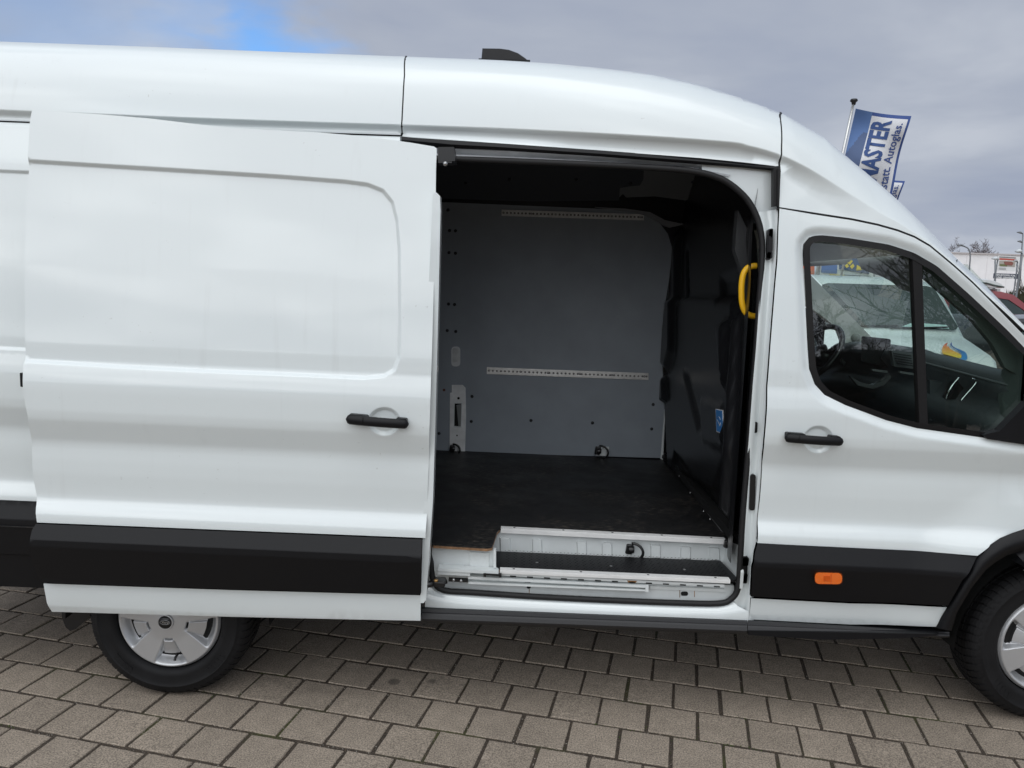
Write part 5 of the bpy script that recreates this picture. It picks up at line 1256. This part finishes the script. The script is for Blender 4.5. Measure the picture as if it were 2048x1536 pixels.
# street lamps
def lamp(P, r, heads, label, loc, hm=None, nm='street_lamp'):
    T = empty(nm, (loc[0], loc[1], 0), label, 'street lamp', 'street lamps in front of the hall'); MB().tube(P, r, 8).build('post', GREYM, T)
    for (a, b, w_) in heads:
        a, b = Vector(a), Vector(b); hd = MB(); hd.tube([a, a*.5+b*.5+Vector((0, 0, .04)), b], [w_*.5, w_, w_*.35], 8, flat=(1, .5)); hd.build('lamp_head', hm or GREYM, T)
    return T
YL = 45.
pts = smooth_path([(1938, 600), (1938.5, 545), (1940.5, 512), (1937, 498), (1928, 492.5)], 5); P = [at(u, v, YL) for u, v in pts]; P[0] = np.array((P[0][0], YL, 0.)); lamp(P, .04, [(at(1929, 493, YL), at(1914, 490, YL), .13)], 'slim street lamp with a bowed arm in front of the white hall', P[0])
YL2 = 52.
P = [at(2046, 468, YL2), at(2043.5, 500, YL2), at(2040, 560, YL2)]; P.append(np.array((P[2][0]-.35, YL2, 0.))); T = lamp(P, [.035, .045, .06, .07], [(at(2045, 467.5, YL2), at(2034, 464.5, YL2), .15), (at(2044, 485, YL2), at(2035, 482.5, YL2), .15)], 'tall street lamp with two short arms one above the other at the picture edge', P[-1])
YL3 = 33.; PG = mat('post_pale', (.42, .44, .45), .5, .2); LH = mat('lamp_pale', (.62, .66, .68), .4)
P = [at(1996, 517, YL3), at(1991, 548, YL3)]; P.append(np.array((P[1][0]-.1, YL3, 0.))); lamp(P, .03, [(at(1997, 518.5, YL3), at(1984, 517.5, YL3), .16)], 'street lamp with a flat pale head beside the poster board', P[-1], LH)
YL4 = 28.
P = [at(2044, 506, YL4), at(2040, 540, YL4), at(2032.5, 592, YL4)]; P.append(np.array((P[2][0]-.25, YL4, 0.))); lamp(P, .042, [(at(2043, 504, YL4), at(2031, 503.5, YL4), .17)], 'pale lamp post with a flat head rising beside the brown bush', P[-1], LH)
P = [at(2035, 524, YL4+2), at(2033, 545, YL4+2), at(2027, 590, YL4+2)]; P.append(np.array((P[2][0]-.2, YL4+2, 0.))); lamp(P, .03, [(at(2035, 524, YL4+2), at(2027, 521.5, YL4+2), .10)], 'shorter pale lamp post close left of the flat-headed one', P[-1], PG)

# ------------------------------------------------------------------ bare trees
BARK = mat('bare_bark', (.060, .050, .042), .9, var=(6, .25)); TWIG = mat('twigs', (.06, .048, .042), .9); TWIG_HAZED = mat('far_twigs', (.17, .14, .145), .9)  # far twigs are paler: distance haze put into their colour
def bare_tree(base, H, seed, label, spread=.5, twig=.012, depth=5, group='bare trees beyond the hall', trunk_r=None, dens=3, nm='bare_tree', low=.34):
    rg = random.Random(seed); T = empty(nm, base, label, 'tree', group); tk = MB(); cr = MB()
    r0 = trunk_r or H*.018
    def grow(p, d, L, r, lv):
        n = 3; P = [p]; q = p; dd = d.copy()
        for i in range(n):
            dd = (dd+Vector((rg.gauss(0, .13), rg.gauss(0, .13), rg.gauss(.03, .09)))).normalized(); q = q+dd*L/n; P.append(q)
        R_ = [max(twig*.5, r*(1-.55*i/n)) for i in range(n+1)]
        (tk if lv <= 1 else cr).tube(P, R_, 6 if lv < 2 else (4 if lv < 4 else 3), cap=False)
        if lv >= depth: return
        k = dens if lv > 0 else dens+2
        for j in range(k):
            f = rg.uniform(.45, 1.) if lv > 0 else rg.uniform(.5, 1.); a = P[min(n, int(f*n))]
            ax_ = Vector((rg.gauss(0, 1), rg.gauss(0, 1), rg.gauss(.25, .5))).normalized()
            nd = (dd*(1-spread)+ax_*spread*1.25+Vector((0, 0, .12))).normalized(); grow(a, nd, L*rg.uniform(.58, .82), r*.52, lv+1)
        if lv < depth-1: grow(q, dd, L*.72, r*.5, lv+1)
    grow(Vector(base), Vector((0, 0, 1)), H*low, r0, 0)
    tk.build('trunk', BARK, T); cr.build('crown', TWIG if base[1] < 0 else TWIG_HAZED, T); return T
YT = 120.
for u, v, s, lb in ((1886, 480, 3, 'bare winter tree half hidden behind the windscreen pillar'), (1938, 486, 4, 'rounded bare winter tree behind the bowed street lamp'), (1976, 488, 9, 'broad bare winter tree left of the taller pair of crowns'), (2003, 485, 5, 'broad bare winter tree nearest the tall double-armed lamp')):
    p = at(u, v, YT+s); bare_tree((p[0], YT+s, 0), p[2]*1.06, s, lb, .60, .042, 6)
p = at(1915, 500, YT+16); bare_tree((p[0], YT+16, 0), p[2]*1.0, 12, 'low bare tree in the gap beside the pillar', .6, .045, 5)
# brown-green bush at the right edge
def bush(c, rx, ry, H, n, label, seed):
    rg = random.Random(seed); T = empty('bush', (c[0], c[1], 0), label, 'bush'); m = MB()
    for k in range(n):
        a = rg.uniform(0, 2*math.pi); rr = math.sqrt(rg.random()); z = H*rg.random()**.8*(1-.35*rr); s = rg.uniform(.05, .13)
        p = Vector((c[0]+rx*rr*math.cos(a), c[1]+ry*rr*math.sin(a), z+.1)); d = Vector((rg.gauss(0, .5), rg.gauss(0, .5), 1)).normalized(); e_ = d.cross(Vector((rg.random(), rg.random(), rg.random()))).normalized()*s*.25
        m.add([p-e_, p+e_, p+d*s*2.6], [(0, 1, 2)], False, 0 if rg.random() < .7 else 1)
    m.build('foliage', [mat('bush_green', (.040, .042, .020), .9), mat('bush_brown', (.10, .075, .045), .9)], T)
    st = MB()
    for k in range(14):
        a = rg.uniform(0, 6.28); st.tube([(c[0], c[1], 0), (c[0]+rx*.7*math.cos(a), c[1]+ry*.7*math.sin(a), H*rg.uniform(.8, 1.35))], [.03, .008], 5)
    st.build('stem', BARK, T)
p = at(2052, 600, 36); bush((p[0]+.55, 36), 1.7, 1.6, 2.55, 5200, 'dense brown-green bush beyond the red car', 5)
# ------------------------------------------------------------------ cars
def tube_wheel(c, r, parent, axis='Y', s=-1):
    t = MB().lathe([(.62*r, .02*s*-1), (.70*r, 0), (.92*r, .01*s*-1), (r, .05*s*-1), (r, .2*s*-1)], c, axis, 24).build('wheel', TYRE, parent)
    MB().lathe([(0, .012*s*-1), (.2*r, .005*s*-1), (.6*r, .02*s*-1), (.64*r, .03*s*-1)], c, axis, 24).build('wheel_rim', SILVER, t)
def car(name, X0, Y0, prof, belt, wins, wheels, m, label, cat, W=1.78, group=None, flip=1):
    """a car standing side-on: prof, wins in (x, z) from its own rear; front towards +X"""
    T = empty(name, (X0+2., Y0+W/2, 0), label, cat, group)
    fy = lambda X, Z: Y0+.22*np.clip((Z-belt)/.8, 0, 1)**1.2+.05*np.clip((.55-Z)/.4, 0, 1)+.02*np.abs((Z-.75)/.5)
    off = lambda L: [(X0+x, z) for x, z in L]
    panel('body_side', off(prof), fy, m, T, holes=[off(w_) for w_ in wins], step=.12, flange=.03, edge=.08)
    P = resample(off(prof), .12); n = len(P); ya = [float(fy(np.array([x]), np.array([z]))[0]) for x, z in P]
    mb = MB(); V = []
    for k in range(7):
        t = k/6; V += [(x, y+(2*Y0+W-2*y)*t, z+(.05*(1-(2*t-1)**2) if z > belt else 0)) for (x, z), y in zip(P, ya)]
    mb.add(V, [(k*n+i, k*n+(i+1) % n, (k+1)*n+(i+1) % n, (k+1)*n+i) for k in range(6) for i in range(n)], True); mb.build('body', m, T)
    for w_ in wins:
        L = off(w_); MB().add([(x, float(fy(np.array([x]), np.array([z]))[0])+.02, z) for x, z in L], [tuple(range(len(L)))]).build('window', mat('car_glass', (.03, .045, .045), .06), T)
    for x, r in wheels: tube_wheel((X0+x, Y0+.0, r), r, T)
    return T
RED = mat('red_paint', (.20, .012, .018), .3, coat=.8)
rp = at(1986, 583, 16); xr = rp[0]
zt2 = float(at(2000, 583, 16)[2])
car('red_car', xr-2.2, 16., [(0, .35), (0, .95), (.08, 1.15), (.28, zt2-.06), (.6, zt2), (2.55, zt2), (2.85, zt2-.07), (3.25, zt2-.40), (3.62, 1.28), (4.25, 1.05), (4.42, .85), (4.42, .35), (3.95, .30), (3.9, .5), (3.75, .62), (3.5, .66), (3.25, .6), (3.12, .3), (1.15, .3), (1.05, .55), (.8, .66), (.55, .58), (.42, .35)], 1.15,
    [[(1.2, 1.25), (2.18, 1.25), (2.18, zt2-.14), (1.3, zt2-.14)], [(2.30, 1.25), (3.28, 1.25), (3.05, zt2-.42), (2.72, zt2-.19), (2.32, zt2-.14)]], [(.8, .31), (3.52, .31)], RED, 'dark red high-roofed car parked beyond the van', 'car')
MB().box((xr-.3, 15.97, 1.02), (3.6, .03, .05)).build('side_trim', PAPER, bpy.data.objects['red_car'])
# roof box carried on the red car
rb = empty('roof_box', (xr-.9, 16.9, zt2+.12), 'white pointed roof box on top of the red car', 'roof box')
def rbox(z0, z1, sc):
    L = [(1945, 568), (1953, 558), (1975, 557.5), (1994, 562), (2005, 568), (2009, 573), (2008, 576.5), (1985, 577), (1945, 575)]
    P = pl(L, 16.5); rings = []
    for y, s in ((0, .8), (.08, .97), (.2, 1.), (.7, 1.), (.85, .9)):
        c = np.mean(P, axis=0); rings.append([(c[0]+(q[0]-c[0])*(.5+.5*s), 16.5+y, c[2]+(q[2]-c[2])*s) for q in P])
    m = MB(); n = len(P); V = [q for r in rings for q in r]; m.add(V, [(k*n+i, k*n+(i+1) % n, (k+1)*n+(i+1) % n, (k+1)*n+i) for k in range(4) for i in range(n)]+[tuple(range(n))[::-1]], False); return m
rbox(0, 1, 1).build('box_lid', mat('roof_box_white', (.70, .72, .72), .3, coat=.5), rb)
MB().tube([at(u, v, 16.48) for u, v in ((1945, 566), (1972, 566), (1990, 571), (2008, 574.5))], .022, 6).build('box_seam', mat('seam_green', (.07, .09, .08), .5), rb)
MB().box((float(at(1985, 580, 16.6)[0]), 16.9, zt2+.03), (.08, 1.1, .07)).box((xr-1.2, 16.9, zt2+.03), (.08, 1.1, .07)).build('roof_bar', ALU, rb)
GREYCAR = mat('grey_car_paint', (.05, .056, .06), .3, coat=.8)
pz = at(2036, 612, 24); car('parked_car', pz[0], 24., [(0, .35), (0, .9), (.1, 1.05), (.55, 1.45), (2.3, 1.48), (3.2, 1.0), (4.2, .85), (4.3, .35), (3.8, .3), (3.5, .6), (3.1, .3), (1.1, .3), (.8, .6), (.45, .3)], 1.0, [[(.6, 1.05), (1.5, 1.05), (1.5, 1.38), (.8, 1.38)], [(1.6, 1.05), (2.75, 1.05), (2.25, 1.4), (1.6, 1.4)]], [(.78, .3), (3.45, .3)], GREYCAR, 'dark grey car at the picture edge right of the red car', 'car', 1.75)

BLK = mat('dark_car_paint', (.018, .02, .023), .3, coat=.8)
pz = at(1908, 640, 11.5); car('parked_car', pz[0], 11.5, [(0, .35), (0, .85), (.08, 1.0), (.5, 1.40), (2.2, 1.44), (3.1, 1.0), (4.1, .85), (4.2, .35), (3.7, .3), (3.4, .6), (3.0, .3), (1.1, .3), (.8, .6), (.45, .3)], .98, [[(.55, 1.03), (1.45, 1.03), (1.45, 1.35), (.75, 1.35)], [(1.55, 1.03), (2.65, 1.03), (2.15, 1.37), (1.55, 1.37)]], [(.78, .3), (3.35, .3)], BLK, 'black car just behind the flame van seen through the front pane', 'car', 1.72)

# ------------------------------------------------------------------ white van with a flame emblem, nose towards us
YV = 7.4
fx_ = at(1800, 640, YV); FV = empty('flame_van', (fx_[0], YV+2.2, 0), 'white van with a flame emblem on its bonnet seen through the side window', 'van')
def fv(L, dy=0.): return [(u, v, YV+dy) for u, v in L]
ze = lambda v: float(at(1800, v, YV)[2])
xl, xr2 = float(at(1650, 640, YV)[0]), float(at(1972, 640, YV)[0]); xm = (xl+xr2)/2; hw = (xr2-xl)/2
secs = [  # (y, half width, z bottom, z top, tuck of the top)
    (YV-.55, .80, .40, .78, .02), (YV-.52, .88, .36, .92, .03), (YV-.30, .97, .33, 1.06, .05), (YV+.15, .985, .32, 1.20, .08), (YV+.42, .99, .32, 1.285, .10), (YV+.95, .99, .32, 1.93, .24), (YV+1.25, .99, .32, 2.01, .22), (YV+2.2, .99, .32, 2.04, .20), (YV+4.3, .99, .32, 2.02, .20), (YV+4.45, .95, .36, 1.95, .2)]
k_ = hw/.93
rings = []
for y, h_, za, zb, tk_ in secs:
    h_ *= k_; zm = za+(zb-za)*.55 if zb < 1.3 else 1.2
    L = [(-h_*.96, za), (-h_, za+.12), (-h_, zm), (-h_+tk_*.8, zb-.09), (-h_+tk_+.07, zb-.015), (-.4, zb+.025), (.4, zb+.025), (h_-tk_-.07, zb-.015), (h_-tk_*.8, zb-.09), (h_, zm), (h_, za+.12), (h_*.96, za)]
    rings.append([(xm+x, y, z) for x, z in L])
m = MB(); n = len(rings[0]); m.add([q for r in rings for q in r], [(k*n+i, k*n+(i+1) % n, (k+1)*n+(i+1) % n, (k+1)*n+i) for k in range(len(rings)-1) for i in range(n)]+[tuple(range(n))[::-1], tuple(range((len(rings)-1)*n, len(rings)*n))], True)
FVW = mat('flame_van_white', (.72, .76, .75), .35, coat=.8)
m.build('body', FVW, FV)
def onvan(pts, off):
    """points of the sloping front: t=0 at the bonnet's rear edge line, 1 at the roof"""
    O = []
    for x, t in pts: O.append((xm+x*k_, YV+.42+.53*t-off, 1.285+.645*t+off*.6))
    return O
MB().add(onvan([(-.80, .05), (.80, .05), (.84, .12), (.70, .93), (.62, .97), (-.62, .97), (-.70, .93), (-.84, .12)], .025), [tuple(range(8))]).build('windscreen', mat('van_screen', (.035, .05, .05), .04), FV)
MB().add(onvan([(.15, .08), (.72, .06), (.70, .14), (.3, .17)], .032), [(0, 1, 2, 3)]).build('paper', mat('paper_green', (.45, .62, .60), .6), FV)
MB().tube(onvan([(-.7, .03), (.1, .09)], .04), .012, 5).tube(onvan([(0, .03), (.7, .09)], .04), .012, 5).build('wiper', BLACKS, FV)
gr_ = MB(); gr_.box((xm, YV-.56, .62), (1.1*k_, .04, .16), bev=.01); gr_.box((xm, YV-.56, .42), (1.5*k_, .04, .12), bev=.01); gr_.build('grille', BLACKS, FV)
for s in (-1, 1):
    MB().box((xm+s*.74*k_, YV-.44, .80), (.30, .18, .20), bev=.05).build('headlight', mat('headlight', (.5, .53, .55), .1, .3), FV)
    if s < 0: MB().box((xm+s*1.10*k_, YV+.62, 1.42), (.14, .12, .30), bev=.04).build('side_mirror', FVW, FV)
    for y in (.35, 3.5): MB().lathe([(.2, .0), (.25, -.01), (.33, .02), (.34, .2)], (xm+s*(.80)*k_, YV+y, .34), 'X', 20).build('wheel', TYRE, FV)
# flame emblem on the bonnet
def hood_pt(u, v):
    d = ray(u, v); n_ = Vector((0, -.085, .27)).normalized(); p0 = Vector((xm, YV+.15, 1.20+.026)); t = (p0-Vector(CAM)).dot(n_)/Vector(d).dot(n_); return Vector(CAM)+Vector(d)*t+n_*.012
def flame_shape(L, cols, nm):
    L = smooth_path(L, 5, True); P = [hood_pt(u, v) for u, v in L]; me = MB().add(P, [tuple(range(len(P)))]).mesh(nm, cols); return link(nm, me, FV)
def ramp_mat(nm, st, z0, z1):
    m = mat(nm, (1, 1, 1), .35); t = m.node_tree; g_ = t.nodes.new('ShaderNodeNewGeometry'); s_ = t.nodes.new('ShaderNodeSeparateXYZ'); t.links.new(g_.outputs['Position'], s_.inputs[0])
    r = t.nodes.new('ShaderNodeMapRange'); t.links.new(s_.outputs[2], r.inputs[0]); r.inputs[1].default_value = z0; r.inputs[2].default_value = z1; c = t.nodes.new('ShaderNodeValToRGB'); t.links.new(r.outputs[0], c.inputs[0])
    while len(c.color_ramp.elements) < len(st): c.color_ramp.elements.new(.5)
    for e_, (q, col) in zip(c.color_ramp.elements, st): e_.position = q; e_.color = (*col, 1)
    t.links.new(c.outputs[0], m.node_tree.nodes['Principled BSDF'].inputs['Base Color']); return m
zf0, zf1 = hood_pt(1905, 716).z, hood_pt(1900, 688).z
flame_shape([(1895, 687), (1888, 691), (1884, 698), (1883.5, 704), (1886, 709), (1900, 713), (1920, 718), (1923, 714), (1917, 708), (1906, 703), (1900, 699), (1897, 695), (1893, 693)], ramp_mat('flame_red', [(0, (.75, .55, .03)), (.45, (.80, .36, .03)), (1, (.62, .06, .03))], zf0, zf1), 'flame_emblem')
flame_shape([(1903, 686), (1900, 690), (1903, 695), (1912, 701), (1920, 706), (1923, 712), (1921, 719), (1932, 722), (1934, 714), (1930, 706), (1920, 701), (1910, 697), (1904, 692)], ramp_mat('flame_blue', [(0, (.02, .22, .52)), (1, (.03, .06, .24))], zf0, zf1), 'flame_emblem')

# ------------------------------------------------------------------ shop hoardings seen through the windows
YA = 30.
q = at(1690, 530, YA); HB = empty('hoarding', (q[0], YA, 0), 'blue and yellow advertising hoarding above the flame van', 'billboard', 'hoardings along the road')
def hp(L, c, nm, dy=0., par=HB): return MB().prism(pl(L, YA-dy), (0, .08, 0)).build(nm, mat(nm+'_'+str(len(bpy.data.materials)), c, .6), par)
hp([(1644, 490), (1748, 494), (1746, 560), (1640, 560)], (.62, .63, .62), 'frame'); hp([(1646, 492), (1676, 493), (1674, 547), (1643, 545)], (.06, .14, .34), 'panel', .05)
hp([(1681, 493), (1741, 498), (1738, 548), (1679, 538)], (.045, .09, .17), 'panel', .05)
for L in ([(1694, 525), (1700, 519), (1706, 522), (1700, 530)], [(1700, 533), (1706, 527), (1709, 532), (1704, 538)], [(1714, 530), (1720, 533), (1724, 540), (1713, 541)], [(1690, 531), (1695, 527), (1698, 533), (1693, 536)]): hp(L, (.62, .48, .04), 'yellow_print', .08)
hp([(1660, 548), (1689, 550), (1688, 560), (1660, 559)], (.58, .42, .04), 'yellow_panel', .06); hp([(1690, 549), (1742, 552), (1741, 566), (1690, 562)], (.10, .13, .15), 'lower_panel', .07)
for u in (1639, 1749): MB().tube([at(u, 500, YA+.1), (float(at(u, 560, YA+.1)[0]), YA+.1, 0)], .09, 8).build('post', GREYM, HB)
q = at(1617, 545, YA+1); OB = empty('hoarding', (q[0], YA+1, 0), 'orange advertising panel beside the blue and yellow hoarding', 'billboard', 'hoardings along the road')
MB().prism(pl([(1600, 530), (1629, 532), (1629, 549), (1600, 548)], YA+1), (0, .08, 0)).build('panel', mat('orange_panel', (.72, .16, .05), .6), OB); MB().tube([at(1615, 545, YA+1.1), (float(at(1615, 560, YA+1.1)[0]), YA+1.1, 0)], .08, 8).build('post', GREYM, OB)
# planted verge beyond the parking row
vg = MB(); q0, q1 = at(1960, 720, 9.2), at(2200, 720, 9.2)
vg.grid([[(x, y, .02+.28*math.sin(math.pi*(y-9)/4)) for x in np.linspace(float(at(1978, 700, 9.5)[0]), 16, 12)] for y in np.linspace(9, 13, 9)], True); o = vg.build('verge', mat('dry_grass', (.17, .13, .075), .95, bump=(60, .6, .02), var=(12, .3))); tag(o, kind='structure')
# a long low building behind the viewer: its dark front is what the glass and the paint mirror
BHV = empty('depot', (6, -36, 0), 'long low dark-fronted building behind the viewer mirrored in the side window', 'building')
MB().box((6, -40, 1.7), (120, 8, 3.4)).build('wall', mat('depot_wall', (.055, .058, .06), .7, var=(.6, .3)), BHV)
MB().box((6, -40, 3.46), (120.5, 8.4, .16)).build('roof_edge', mat('depot_roof', (.10, .10, .10), .6), BHV)
for k in range(12): MB().box((-50+k*10, -35.97, 1.6), (3.2, .06, 2.2)).build('window', mat('depot_glass', (.02, .025, .03), .1), BHV)
# trees behind the viewer: the side window mirrors them
for x, y, h_, s, lb in ((7.3, -7.5, 7.0, 21, 'bare tree behind the viewer mirrored in the front pane'), (12.6, -13.5, 6.5, 22, 'bare tree behind the viewer mirrored near the door mirror'), (8.6, -15.5, 5.2, 23, 'bare tree behind the viewer mirrored beside the pillar')):
    bare_tree((x, y, 0), h_, s, lb, .55, .012, 6, 'bare trees mirrored in the side window', .11, 3, low=.27)
